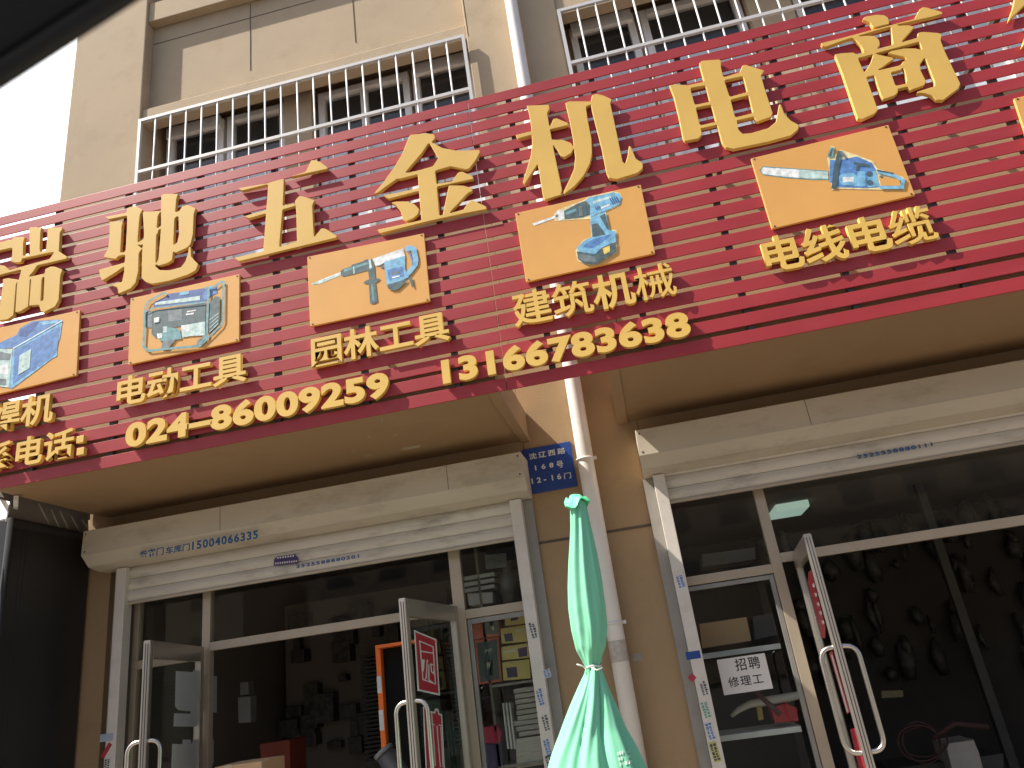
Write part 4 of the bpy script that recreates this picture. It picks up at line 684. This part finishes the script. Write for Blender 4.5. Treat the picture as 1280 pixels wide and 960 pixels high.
def leaf(F, hx, t, Lw, ztop, handle_z, label, stile=.055):
    hy = 5.60; d = Vector((math.sin(t), -math.cos(t), 0)); nrm = Vector((d.y, -d.x, 0))   # nrm: leaf normal
    H = Vector((hx, hy, 0)); th = .045
    def Q(u, v, z): return H + d * u + nrm * v + Vector((0, 0, z))
    def slab(mb, u0, u1, z0, z1, v0=-th / 2, v1=th / 2): mb.poly([Q(u0, v0, z0), Q(u1, v0, z0), Q(u1, v1, z0), Q(u0, v1, z0)], (0, 0, z1 - z0))
    m = MB(); slab(m, 0, stile + .02, .03, ztop); slab(m, Lw - stile, Lw, .03, ztop); slab(m, stile + .021, Lw - stile - .001, ztop - .11, ztop - .001); slab(m, stile + .021, Lw - stile - .001, .03, .25)
    bmesh.ops.bevel(m.bm, geom=list(m.bm.edges), offset=.004, segments=2, affect='EDGES')
    D = m.build('door', door_m, F); D['label'] = label
    if True:
        e = MB()
        for v in (-.008, .008): e.poly([Q(Lw + .0002, v - .0022, .04), Q(Lw + .0002, v + .0022, .04), Q(Lw + .0015, v + .0022, .04), Q(Lw + .0015, v - .0022, .04)], (0, 0, ztop - .06))
        e.build('edge_brush', rubber_m, D)
    gp = MB(); slab(gp, stile + .01, Lw - stile + .005, .24, ztop - .10, -.004, .004); gp.build('glass_pane', glass_m, D)
    hm = MB(); u = Lw - .028
    for sgn in (-1, 1):
        P = smooth_corners([Q(u, sgn * th / 2, handle_z[1]), Q(u, sgn * .10, handle_z[1]), Q(u, sgn * .10, handle_z[0]), Q(u, sgn * th / 2, handle_z[0])], .16, 10)
        hm.tube(P, .0135, 12)
    hm.build('handle', steel_m, D)
    return D, Q, nrm, H, d
D1 = leaf(F1, (m1a + m1b) / 2 - .01, math.radians(13.5), 1.03, 2.135, (.75, 1.53), 'left leaf with white cut-out vinyl on its glass')
D2 = leaf(F1, (m2a + m2b) / 2 - .02, math.radians(-3.5), 1.03, 2.142, (.75, 1.545), 'right leaf with red vinyl characters on its glass')
D3 = leaf(F2, 1.01, math.radians(-5.0), 1.0, 2.145, (.99, 1.52), 'leaf opened edge-on with red vinyl inside')
def decal(Dk, T, pts, m, off, name='sticker', parent=None):
    D, Q, nrm, H, d = Dk; s = 1 if (CAM - H).dot(nrm) > 0 else -1
    p0 = H + nrm * s * off
    P = [atP(*T(x, y), p0, nrm) for x, y in pts]
    return MB().poly(P, -nrm * s * .0008).build(name, m, parent or D)
def decal_line(Dk, T, pts, wd, m, off, parent, closed=False):
    D, Q, nrm, H, d = Dk; s = 1 if (CAM - H).dot(nrm) > 0 else -1; p0 = H + nrm * s * off; mb = MB()
    for qd in strip_quads([Vector(p) for p in pts], wd, closed): mb.face([atP(*T(c.x, c.y), p0, nrm) for c in qd])
    return mb.build('printed_lines', m, parent)
t1 = lambda x, y: (180 + x / 4.8, 760 + y / 4.8)
decal(D1, t1, [(192, 378), (295, 385), (297, 372), (347, 376), (347, 400), (438, 410), (436, 628), (335, 620), (332, 690), (310, 712), (178, 710), (182, 632), (280, 634), (281, 620), (205, 612), (188, 590)], greyish, .0055)
decal(D1, t1, [(172, 815), (232, 817), (234, 790), (280, 790), (284, 818), (300, 788), (420, 790), (418, 930), (400, 950), (395, 1150), (160, 1150)], greyish, .0055)
t2 = lambda x, y: (470 + x / 4.176, 730 + y / 4.176)
wq = decal(D2, t2, [(199, 240), (315, 288), (334, 582), (219, 557)], whitish, .0052)
rq = decal(D2, t2, [(206, 251), (309, 294), (327, 572), (226, 549)], red_stick, .0062, 'sticker_face', D2[0])
for l, c in (([(228, 298), (298, 328), (310, 522), (245, 498)], True), ([(232, 350), (301, 362)], False), ([(268, 395), (262, 490), (250, 505)], False), ([(286, 418), (303, 424), (302, 468), (290, 458)], True), ([(276, 420), (276, 500), (306, 522)], False)):
    decal_line(D2, t2, l, 5.5, whitish, .0068, D2[0], c)
decal(D2, t2, [(236, 392), (255, 396), (250, 450), (240, 468)], whitish, .0068, 'printed_lines')
wq = decal(D2, t2, [(246, 640), (262, 640), (270, 660), (305, 668), (308, 650), (325, 652), (330, 675), (345, 680), (366, 1100), (268, 1100)], whitish, .0052)
rq = decal(D2, t2, [(252, 650), (258, 650), (266, 668), (309, 678), (312, 660), (320, 662), (326, 683), (340, 688), (360, 1096), (272, 1096)], red_stick, .0062, 'sticker_face')
for l in ([(278, 730), (308, 735)], [(326, 735), (345, 740)], [(284, 735), (300, 950)], [(296, 735), (310, 950)], [(318, 740), (336, 955)], [(338, 745), (350, 955)], [(290, 670), (294, 730)]):
    decal_line(D2, t2, l, 4.5, whitish, .0068, D2[0])
t3 = lambda x, y: (990 + x / 3.2, 660 + y / 3.2)
decal(D3, t3, [(66, 175), (76, 168), (134, 400), (132, 440), (120, 440), (62, 215)], red_stick, .0055)
decal(D3, t3, [(148, 500), (160, 492), (232, 735), (220, 745)], red_stick, .0055); decal(D3, t3, [(156, 510), (160, 506), (226, 735), (220, 738)], whitish, .006)
decal(D3, t3, [(232, 805), (252, 800), (300, 985), (272, 985)], red_stick, .0055)
for y in (225, 262, 300, 335, 372): decal(D3, t3, [(70 + (y - 190) * .26, y), (78 + (y - 190) * .26, y - 4), (82 + (y - 190) * .26, y + 10), (75 + (y - 190) * .26, y + 14)], whitish, .006, 'printed_lines')

# paper notice
YN = YD + .0245
cn = [zl(268, 312), zl(555, 270), zl(607, 482), zl(313, 524)]
T = MB().poly([atY(*c, YN) for c in cn], (0, .0008, 0)).build('paper_notice', paper_m); tag(T, 'white paper job notice handwritten in black, taped inside right shop side pane', 'notice')
def notice_text(t, l, r, b, tp): 
    glyph_row('handwriting', t, rect(YN, zl(*l), zl(*r), zl(*b), zl(*tp)), YN, YN - .0008, ink_m, T, off=.010, sep=False, adv=1.08)
notice_text('招聘', (380, 350), (526, 320), (400, 378), (500, 288)); notice_text('修理工', (338, 450), (545, 420), (350, 478), (520, 392))

# ------------------------------------------------------------------ things inside the shops
def item(name, pts, T, Y, depth, m, label, cat, group=None):
    o = MB().poly([atY(*T(x, y), Y) for x, y in pts], (0, depth, 0)); bmesh.ops.bevel(o.bm, geom=list(o.bm.edges), offset=.003, segments=1, affect='EDGES')
    return tag(o.build(name, m), label, cat, group)
idt = lambda x, y: (x, y)
YI1 = 5.86
shelf_m = mat('shelf_board', (.34, .31, .27), .6)
SHF = thing('display_shelf', (-1.1, 6, 0), 'shelving behind the glass right of the left shop doors', 'shelf')
sx0, sx1 = m2b + .09, -.87
for z in (.4, 1.02, atY(*zr(260, 575), YI1).z - .012, 2.11): MB().box(sx0, sx1, YI1 - .01, 6.20, z - .018, z, .002).build('shelf_board', shelf_m, SHF)
MB().box(sx0 - .02, sx0, YI1, 6.2, .02, 2.6).build('side_panel', dark_in, SHF)
ylw = mat('yellow_carton', (.72, .57, .20), .6, var=.1); rdt = mat('red_teal_carton', (.52, .14, .10), .6, var=.3, scale=6); tealc = mat('dark_teal_carton', (.06, .10, .10), .5); redrim = mat('red_brown_carton', (.46, .13, .06), .6)
def carton(pts, m, label, marks):
    o = item('tool_carton', pts, zr, YI1, .16, m, label, 'carton')
    for mm, q in marks: MB().poly([atY(*zr(x, y), YI1 - .001) for x, y in q], (0, .0006, 0)).build('printed_marks', mm, o)
    return o
gt = mat('grey_teal_print', (.16, .2, .2), .6); cr = mat('cream_print', (.7, .66, .55), .6); pur = mat('violet_print', (.10, .07, .14), .6)
carton([(105, 300), (222, 268), (230, 372), (110, 390)], rdt, 'red carton with pale blue picture, top left on shop shelf', [(gt, [(160, 300), (220, 280), (226, 365), (165, 365)]), (cr, [(180, 310), (200, 300), (205, 350), (190, 340)])])
carton([(118, 392), (224, 375), (240, 575), (136, 590)], redrim, 'red edged dark carton picturing a white tool, on shop shelf', [(tealc, [(128, 405), (216, 390), (230, 565), (144, 578)]), (cr, [(165, 435), (195, 428), (200, 470), (198, 545), (185, 548), (180, 500), (172, 550), (158, 550), (160, 480)])])
carton([(250, 262), (345, 250), (350, 318), (254, 328)], ylw, 'yellow carton with violet picture, topmost of the yellow pile', [(pur, [(275, 275), (310, 268), (312, 300), (280, 308)])])
carton([(232, 340), (352, 322), (358, 398), (238, 408)], ylw, 'yellow carton with violet picture, second of the yellow pile', [(pur, [(248, 365), (285, 360), (290, 395), (255, 400)]), (cr, [(300, 345), (340, 338), (342, 348), (302, 355)])])
carton([(236, 422), (355, 405), (362, 470), (240, 482)], ylw, 'yellow carton with violet picture, third of the yellow pile', [(pur, [(310, 430), (350, 420), (352, 462), (315, 468)]), (cr, [(246, 440), (300, 432), (300, 442), (247, 450)])])
carton([(240, 490), (362, 476), (368, 562), (246, 572)], ylw, 'yellow carton with violet picture, lowest of the yellow pile', [(pur, [(258, 515), (305, 510), (310, 555), (265, 560)])])
bk = mat('grey_paper_edges', (.48, .46, .42), .8, var=.3, scale=60, stretch=(.2, 1, 3))
rb_ = random.Random(5)
y = 640
for k in range(9):
    y0 = 610 + k * 24; x0 = 285 + rb_.uniform(-8, 14) + k * 2
    item('catalogue', [(x0, y0), (395 + k * 3, y0 - 16), (397 + k * 3, y0 + 4), (x0 + 2, y0 + 20)], zr, YI1 + .01, .2, bk, 'grey paper catalogue in the slanting pile low on the shop shelf', 'catalogue', 'catalogues piled behind the shop glass')
item('paper_ream', [(300, 832), (418, 815), (424, 945), (306, 962)], zr, YI1 + .012, .2, mat('ream_edges', (.62, .58, .52), .8, var=.25, scale=50, stretch=(.2, 1, 4)), 'thick pale paper ream under the catalogue pile', 'paper ream')
for k in range(3): item('white_folder', [(240 + 15 * k, 672), (247 + 15 * k, 671), (272 + 15 * k, 876), (263 + 15 * k, 877)], zr, YI1 - .004 - .001 * k, .12, paper_m, 'thin white folder standing upright before the catalogue pile', 'folder', 'white folders standing on the shelf')
item('red_pouch', [(145, 782), (215, 770), (236, 800), (232, 850), (155, 852)], zr, YI1, .1, mat('red_pouch', (.42, .03, .07), .6), 'crimson pouch lying low behind the shop glass', 'pouch')
item('violet_case', [(160, 855), (238, 848), (245, 955), (165, 962)], zr, YI1, .14, mat('violet_case', (.05, .045, .12), .6), 'dark violet case below the crimson pouch', 'case')
tray_m = mat('grey_tray', (.42, .40, .37), .6)
for k in range(3): item('parts_tray', [(68, 110 + 27 * k), (205, 88 + 27 * k), (208, 104 + 27 * k), (72, 128 + 27 * k)], zr, YI1, .2, tray_m, 'grey tray in the pile behind the upper right pane', 'tray', 'grey trays piled high behind the glass')
item('white_carton', [(85, 185), (198, 178), (200, 225), (92, 238)], zr, YI1 + .002, .2, mat('dull_white_carton', (.48, .46, .43), .7), 'dull white carton under the grey trays', 'carton')
item('picture_card', [(163, 12), (258, 4), (262, 66), (168, 78)], zr, YI1 + .03, .01, mat('grey_card', (.17, .17, .17), .7), 'grey card hanging at the top of the upper right pane', 'card')
jar = mat('dim_glass_jar', (.14, .13, .11), .3, var=.3, scale=12)
o = MB(); c_ = atY(*zr(270, 150), YI1 + .1); o.tube([(c_.x, c_.y, c_.z - .15), (c_.x, c_.y, c_.z + .05), (c_.x, c_.y, c_.z + .12), (c_.x, c_.y, c_.z + .19)], [.07, .075, .04, .05], 16); tag(o.build('storage_jar', jar), 'dim glass jar beside the grey trays', 'jar')
# orange and black display stand in the doorway
or_m = mat('orange_plastic', (.85, .17, .02), .5); blk = mat('matt_black_board', (.010, .010, .010), .9, spec=.1)
YO = 5.85
to = lambda x, y: (470 + x / 4.176, 730 + y / 4.176)
T = thing('display_stand', tuple(atY(480, 900, YO) * Vector((1, 1, 0)).length if False else (atY(490, 900, YO).x, YO, 0)), 'black display stand with an orange rim in the left shop doorway', 'display stand')
q0, q1, q2 = atY(*to(36, 330), YO), atY(*to(22, 890), YO), atY(*to(200, 330), YO)
MB().box(q0.x, q0.x + .42, YO, YO + .3, .02, q0.z).build('black_panel', blk, T)
MB().box(q0.x - .004, q0.x + .424, YO - .16, YO - .002, q0.z - .012, q0.z + .012, .004).build('orange_top', or_m, T)
sd_ = MB(); sd_.box(q0.x - .045, q0.x - .006, YO - .05, YO + .3, .02, q0.z + .012, .003); sd_.build('orange_side', or_m, T)
wq = MB(); 
for za, zb in ((1.62, 1.74), (1.36, 1.50)): wq.box(q0.x - .0465, q0.x - .012, YO - .0515, YO + .1, za, zb)
wq.build('white_band', whitish, T)
# dark tool tube poking up in front
T = thing('tool_tube', tuple(atY(492, 958, 5.0)), 'dark grey capped tube leaning in front of the left shop doorway', 'tube')
pb = atY(512, 985, 5.0); pa = atY(479, 939, 5.0); dv = (pa - pb).normalized(); pc = pb - dv * .9
tm = mat('dark_grey_plastic', (.04, .041, .043), .5)
MB().tube([pa - dv * .02, pc], .062, 24).build('tube_body', tm, T); MB().tube([pa + dv * .008, pa - dv * .018], .066, 24).build('cap_ring', mat('pale_grey_rim', (.12, .125, .13), .5), T)
# cardboard box outside left door
q = atY(300, 955, 5.0)
T = thing('cardboard_box', (q.x, 5.2, 0), 'brown cardboard box top stacked in the left shop doorway', 'cardboard box')
MB().box(atY(268, 955, 5.0).x, atY(327, 945, 5.0).x, 5.0, 5.32, .62, q.z, .006).build('carton_body', card_m, T)
MB().box(atY(280, 955, 5.0).x, atY(290, 955, 5.0).x, 4.998, 5.322, .64, q.z + .001).build('packing_tape', mat('packing_tape', (.5, .42, .32), .3), T)
# goods further inside left shop
item('red_crate', [(325, 930), (362, 925), (364, 1010), (328, 1010)], idt, 6.4, .3, mat('dull_red_crate', (.20, .035, .018), .7), 'dull orange red crate deep in the left shop', 'crate')
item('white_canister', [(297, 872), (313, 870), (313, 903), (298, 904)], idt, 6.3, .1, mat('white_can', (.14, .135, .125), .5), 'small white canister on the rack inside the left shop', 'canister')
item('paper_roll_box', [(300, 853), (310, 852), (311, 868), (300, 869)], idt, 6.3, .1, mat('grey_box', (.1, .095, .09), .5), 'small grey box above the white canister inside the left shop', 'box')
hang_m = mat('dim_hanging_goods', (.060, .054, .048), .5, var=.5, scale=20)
rnd = random.Random(11)
rack = thing('tool_rack', (-2.6, 8.2, 0), 'dim rack of hanging tools deep inside the left shop', 'tool rack')
MB().box(-4.2, -.95, 8.3, 8.36, .02, 2.7).build('pegboard', dark_in, rack)
hm = MB()
for i in range(70):
    x_, z_ = rnd.uniform(-4.1, -1.0), rnd.uniform(1.2, 2.6); w_, h_ = rnd.uniform(.03, .12), rnd.uniform(.06, .3); hm.box(x_ - w_, x_ + w_, 8.2 - rnd.uniform(0, .1), 8.3, z_ - h_, z_, .01)
tag(hm.build('hanging_tools', hang_m, rack), kind='stuff')
dw_m = mat('dull_wire', (.06, .06, .058), .5)
for c_ in range(2):
    hm = MB()
    for i in range(26): hm.box(-3.2 + c_ * .9, -2.85 + c_ * .9, 8.0, 8.19, 1.0 + i * .04, 1.025 + i * .04)
    hm.box(-3.2 + c_ * .9, -2.85 + c_ * .9, 8.191, 8.2, 1.0, 2.03); hm.build('wire_basket', dw_m, rack)
# right shop: shelf, cardboard, red machine, cable
SH2 = thing('display_shelf', (.6, 6, 0), 'shelving behind the notice in the right shop side pane', 'shelf')
YI2 = 5.82; bx0, bx1 = g0 + .02, n1a - .05
for y_ in ((585, 225), (560, 740)):
    z_ = atY(*zl(*y_), YI2).z; MB().box(bx0, bx1, YI2, 6.2, z_ - .03, z_ + .006, .003).build('shelf_board', mat('white_shelf_edge', (.74, .75, .74), .5) if 'white_shelf_edge' not in MATS else MATS['white_shelf_edge'], SH2)
zq = lambda x, y: (830 + x / 4.573, 590 + y / 4.573)
item('cardboard_box', [(200, 868), (472, 828), (500, 965), (215, 1010)], zq, 5.9, .25, card_m, 'plain brown cardboard box on the shelf above the notice', 'cardboard box')
item('dark_carton', [(505, 830), (620, 800), (650, 930), (520, 960)], zq, 5.92, .2, mat('dark_box', (.05, .05, .05), .6), 'dark carton beside the brown cardboard box', 'carton')
item('storage_tub', [(215, 470), (520, 430), (525, 500), (220, 545)], zq, 5.9, .3, mat('dim_plastic', (.10, .085, .07), .3), 'dim clear tub behind the upper pane of the right shop', 'tub')
o = MB(); P_ = [atY(*zl(x, y), 5.9) for x, y in ((355, 650), (400, 610), (470, 575), (560, 560), (680, 540), (770, 520))]; o.tube(P_, [.012, .02, .025, .03, .03, .025], 12); tag(o.build('curved_hose', mat('grey_hose', (.55, .52, .48), .35)), 'pale grey curved hose on the shelf below the notice', 'hose')
item('red_machine', [(590, 600), (680, 570), (750, 600), (760, 680), (620, 690)], zl, 5.86, .2, mat('red_plastic', (.45, .03, .04), .4), 'small red machine on the shelf below the notice', 'machine')
o = MB(); o.tube([atY(*zl(500, 500), 5.88), atY(*zl(650, 640), 5.86)], .018, 10); tag(o.build('machine_handle_bar', mat('dull_maroon', (.12, .05, .05), .5)), 'dull maroon rod leaning on the red machine', 'rod')
item('yellow_bottle', [(505, 575), (535, 570), (552, 670), (520, 675)], zl, 5.93, .06, mat('ochre_bottle', (.5, .35, .07), .5), 'ochre bottle between the hose and the red machine', 'bottle')
tc_ = lambda x, y: (1100 + x / 7.11, 860 + y / 7.11)
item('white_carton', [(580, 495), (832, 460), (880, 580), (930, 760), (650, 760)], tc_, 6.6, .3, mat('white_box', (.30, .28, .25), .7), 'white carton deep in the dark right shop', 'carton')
o = MB()
cc = atY(*tc_(350, 490), 6.55)
for k, (rx, rz) in enumerate(((.15, .12), (.13, .14), (.17, .1))): o.tube([(cc.x + rx * math.cos(a) + .02 * k, cc.y + .02 * k, cc.z + rz * math.sin(a)) for a in [i * math.pi / 14 for i in range(28)]], .008, 6, closed=True)
o.tube([(cc.x + .1, cc.y, cc.z + .02), (cc.x + .28, cc.y, cc.z + .1), (cc.x + .5, cc.y, cc.z + .05)], .02, 8)
tag(o.build('cable_coil', mat('dull_red_cable', (.042, .016, .013), .8)), 'dull red coiled cable beside the white carton', 'cable')
item('work_bench', [(100, 720), (1100, 580), (1100, 900), (100, 900)], tc_, 6.75, .5, mat('dark_bench', (.03, .028, .026), .6), 'dark workbench inside the right shop', 'workbench')
rack2 = thing('tool_rack', (2.9, 9.4, 0), 'dim wall rack of hanging tools deep inside the right shop', 'tool rack')
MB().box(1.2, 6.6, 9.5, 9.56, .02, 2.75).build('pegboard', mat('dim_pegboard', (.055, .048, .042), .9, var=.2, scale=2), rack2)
hm = MB()
for i in range(110):
    x_, z_ = rnd.uniform(1.3, 6.5), rnd.uniform(1.0, 2.7); w_, h_ = rnd.uniform(.02, .14), rnd.uniform(.04, .22); hm.tube([(x_, 9.42, z_ - h_), (x_ + rnd.uniform(-.05, .05), 9.40, z_), (x_, 9.45, z_ + h_)], [w_ * .5, w_ * .8, w_ * .3], 8)
tag(hm.build('hanging_tools', hang_m, rack2), kind='stuff')
for x_ in (3.05,): MB().box(x_, x_ + .09, 8.9, 8.99, .02, 3.0, .006).build('rack_post', mat('dim_grey_post', (.085, .078, .07), .6) if 'dim_grey_post' not in MATS else MATS['dim_grey_post'], rack2)
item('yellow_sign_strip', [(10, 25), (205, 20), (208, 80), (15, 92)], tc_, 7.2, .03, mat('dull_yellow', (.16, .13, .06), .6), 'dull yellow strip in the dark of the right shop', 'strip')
o = MB().box(1.50, 1.86, 8.72, 9.30, 2.92, 3.0, .01); tag(o.build('ceiling_light', lamp_mat('pale_green_lamp', (.55, .75, .65), .28)), 'pale green ceiling panel light inside the right shop', 'ceiling light')

# ------------------------------------------------------------------ folded parasol
UY = 4.0
T = thing('folded_parasol', (-.42, UY, 0), 'folded mint green parasol tied with a white cord before the downpipe', 'parasol')
prof = [(713, 731, 628), (713, 739, 665), (712, 747, 700), (712, 753, 730), (713, 757, 760), (716, 759, 785), (721, 757, 808), (728, 752, 822), (733, 750, 833), (729, 755, 845), (722, 760, 862), (712, 768, 885), (700, 778, 915), (688, 791, 940), (676, 806, 970), (668, 818, 1000), (655, 835, 1060), (650, 845, 1120)]
bm = bmesh.new(); NA = 144; rings = []
Z_ = []
for (xa, xb, y) in prof:
    a, b_ = atY(xa, y, UY), atY(xb, y, UY); Z_.append(((a.x + b_.x) / 2, (b_.x - a.x) / 2, (a.z + b_.z) / 2))
def interp(k):
    i = min(int(k), len(Z_) - 2); t = k - i; return [Z_[i][j] * (1 - t) + Z_[i + 1][j] * t for j in range(3)]
NR = 110; tie_k = 8
rp = random.Random(2); ph = [rp.uniform(0, 6.28) for _ in range(6)]
for r_ in range(NR + 1):
    k = r_ / NR * (len(Z_) - 1); cx, rad, z = interp(k); row = []
    above = k < tie_k; dist = abs(k - tie_k)
    for i in range(NA):
        a = 2 * math.pi * i / NA
        if above:
            tw = a + .25 * (k / tie_k) + .15 * math.sin(k * .8); amp = .10 + .05 * math.exp(-dist * 1.2)
            f_ = 1 + amp * (abs(math.sin(tw * 4 + ph[0])) ** .7 - .62) + .07 * math.sin(tw * 9 + ph[1] + k * .45) + .03 * math.sin(tw * 3 + k * .9) + .07 * math.exp(-dist * .9) * math.sin(tw * 13 + ph[2])
        else:
            g_ = min(1, dist / 3); tw = a + .05 * math.sin(k * 1.1)
            f_ = 1 + (.12 + .10 * g_) * (abs(math.sin(tw * 4 + ph[3] + .08 * dist)) ** .8 - .6) + .06 * math.sin(tw * 7 + ph[4] + .25 * dist) + .10 * math.exp(-dist * 1.2) * math.sin(tw * 14 + ph[2]) + .03 * math.sin(tw * 19 + k) + .05 * math.sin(tw * 2 + ph[5] + k * .8)
        R_ = rad * f_ * (1 if above else 1 - .06 * min(1, dist / 3))
        row.append(bm.verts.new((cx + R_ * math.cos(a), UY + R_ * math.sin(a), z + .01 * math.sin(a * 5 + k))))
    rings.append(row)
for r_ in range(NR):
    for i in range(NA):
        bm.faces.new((rings[r_][i], rings[r_][(i + 1) % NA], rings[r_ + 1][(i + 1) % NA], rings[r_ + 1][i]))
from mathutils.bvhtree import BVHTree
bm.normal_update(); TREE = BVHTree.FromBMesh(bm); mk_ = MB(); r_ = random.Random(4)
for row in range(3):
    x_ = 771 + row * 1.5
    while x_ < 786 + row * 2:
        w_ = r_.uniform(1.5, 3.2); y_ = 940 + row * 7 - (x_ - 771) * .25; pts = []
        for px, py in ((x_, y_), (x_ + w_, y_ - .4), (x_ + w_ + .6, y_ + 4.2), (x_ + .6, y_ + 4.6)):
            d_ = ray(px, py).normalized(); hit = TREE.ray_cast(CAM, d_)
            if hit[0] is None: break
            pts.append(hit[0] - d_ * .004)
        if len(pts) == 4 and r_.random() < .8: mk_.face(pts)
        x_ += w_ + .9
q = MB(); q.bm.free(); q.bm = bm; CL = q.build('canopy_cloth', mint_m, T, smooth=True)
mk_.build('printed_marks', mat('pale_print', (.55, .66, .58), .7), CL)
# cap flaps
tp = interp(0); cpm = MB(); bmc = cpm.bm; ca_ = []
for rr_, zz in ((.010, .046), (.026, .042), (.036, .026), (.052, .012), (.070, -.014)):
    ca_.append([bmc.verts.new((tp[0] + rr_ * (1 + .18 * math.sin(3 * a + 1.2)) * math.cos(a) - .012, UY + rr_ * math.sin(a), tp[2] + zz + (.02 * math.sin(2 * a + 2.4) + .012 * math.sin(5 * a) if rr_ > .05 else 0))) for a in [i * math.pi / 16 for i in range(32)]])
for A_, B_ in zip(ca_[:-1], ca_[1:]):
    for i in range(32): bmc.faces.new((A_[i], A_[(i + 1) % 32], B_[(i + 1) % 32], B_[i]))
bmc.faces.new(ca_[0]); cpm.build('top_cap', mint2_m, T, smooth=True)
tk = Z_[tie_k]; cord = MB(); cord.tube([(tk[0] + (tk[1] * 1.06 + .004) * math.cos(a), UY + (tk[1] * 1.06 + .004) * math.sin(a), tk[2] + .004 * math.sin(3 * a)) for a in [i * math.pi / 16 for i in range(32)]], .005, 6, closed=True)
cord.tube([(tk[0] - tk[1], UY - .03, tk[2]), (tk[0] - tk[1] - .04, UY - .05, tk[2] + .02)], .004, 6); cord.tube([(tk[0] - .01, UY - tk[1] * 1.08, tk[2]), (tk[0] + .02, UY - tk[1] - .02, tk[2] - .02), (tk[0] + .05, UY - tk[1] - .01, tk[2] - .012)], .004, 6); cord.build('tie_cord', paper_m, T)
MB().tube([(tk[0] - .05, UY, .05), (tp[0], UY, tp[2] - .02)], .02, 12).build('pole', steel_m, T)
MB().tube([(tk[0] - .05, UY, 0), (tk[0] - .05, UY, .07), (tk[0] - .05, UY, .09), (tk[0] - .05, UY, .35)], [.26, .25, .05, .035], 28).build('base', mat('concrete_base', (.2, .2, .2), .8), T)
# ------------------------------------------------------------------ dark booth at the left and ribbed sheet above it
T = thing('metal_booth', (-5.1, 5.15, 0), 'tall charcoal sheet metal booth at the left end of the shopfront', 'booth')
bo = MB().box(-5.75, -4.565, 4.735, 5.585, 0, 3.195, .02); bo.build('booth_body', booth_m, T)
ed = MB(); ed.tube([(-4.567, 4.737, .02), (-4.567, 4.737, 3.18)], .022, 14); ed.build('corner_post', booth_e, T)
sm_ = MB()
for y_ in (4.86, 4.90): sm_.box(-4.566, -4.562, y_, y_ + .006, .05, 3.15)
sm_.box(-4.568, -4.56, 4.76, 5.58, 3.12, 3.17, .003); sm_.build('sheet_seam', mat('charcoal_trim', (.03, .029, .03), .5), T)
def atX(x, y, Xv): return atP(x, y, Vector((Xv, 0, 0)), Vector((1, 0, 0)))
T = thing('ribbed_sheet', (-4.62, 5.1, 3.1), 'grey ribbed sheet filling the gap above the charcoal booth', 'sheet')
XR = -4.60
P_ = [atX(*c, XR) for c in ((17, 612), (110, 648), (112, 680), (8, 652))]
MB().box(XR - .014, XR - .004, 4.42, 5.592, 3.32, 4.1).build('sun_block_sheet', mat('grey_sun_block', (.2, .18, .15), .6), T)  # added behind the sign to keep sun off the shutter box end
MB().poly(P_, (-.012, 0, 0)).build('sheet', mat('grey_sheet', (.20, .175, .15), .6, var=.1, scale=5), T)
rbm = MB()
for xa, ya, xb, yb in ((48, 629, 63, 658), (64, 637, 76, 664), (75, 639, 89, 668), (89, 645, 104, 673), (103, 650, 110, 662)):
    rbm.tube([atX(xa, ya, XR + .003), atX(xb, yb, XR + .003)], .006, 6)
rbm.build('rib', mat('pale_rib', (.42, .38, .32), .5), T)
T = thing('sign_bracket', tuple(atY(8, 625, 4.75)), 'pale steel bracket strut under the left end of the sign', 'bracket')
bk_ = MB(); bk_.bar(atY(-8, 606, 4.55), atY(17, 648, 4.95), .05, .03); bk_.build('strut', white_frame, T)
MB().bar(atY(20, 622, 4.6), atY(19.5, 640, 4.9), .03, .03).build('hanger', white_frame, T)
# ------------------------------------------------------------------ the car-window edge the photo was taken through
dk = mat('black_car_trim', (.009, .010, .014), .7)
Dd = .52
A_, B_ = CAM + ray(-60, 147) * Dd, CAM + ray(240, -47) * Dd
dirn = (B_ - A_).normalized(); inn = (ray(640, 480) - ray(86, 54)); nview = ray(86, 54).normalized()
perp = dirn.cross(nview).normalized()
if perp.dot(CR * -1 + CU) < 0: perp = -perp
T = thing('car_window_frame', tuple((A_ + B_) / 2), 'out of focus black car window frame across the upper left corner', 'car window frame')
fm = MB(); P_ = []
A2, B2 = A_ - dirn * .5, B_ + dirn * .6
n_ = 10
sec = [(0, 0), (.012, -.01), (.05, -.012), (.13, -.008), (.16, .01), (.16, .05), (.03, .05), (.004, .03)]
fm.poly([A2 + perp * u + nview * v for u, v in sec], B2 - A2)
bmesh.ops.bevel(fm.bm, geom=list(fm.bm.edges), offset=.004, segments=2, affect='EDGES')
fm.build('frame_rail', dk, T)
MB().tube([A2 + perp * .006 - nview * .008, B2 + perp * .006 - nview * .008], .008, 10).build('rubber_seal', rubber_m, T)

# ------------------------------------------------------------------ the row across the street, mirrored in the glass
def row_house(x0, x1, z1, m, label):
    T = thing('street_house', ((x0 + x1) / 2, -30, 0), label, 'house')
    MB().box(x0, x1, -42, -30, 0, z1).build('wall', m, T)
    for zf in (1.0, 4.4, 7.6):
        if zf + 2 > z1: continue
        x = x0 + 1.2
        while x + 1.6 < x1:
            W_ = MB().box(x, x + 1.6, -30.03, -29.98, zf, zf + 1.7).build('window', pane_dark, T); x += 3.2
row_house(-60, -23.5, 11, mat('grey_brown_render', (.30, .24, .18), .9), 'grey brown house across the street, seen in the glass only')
row_house(-19.5, 40, 12, mat('brown_render', (.27, .21, .155), .9), 'long brown house across the street, seen in the glass only')
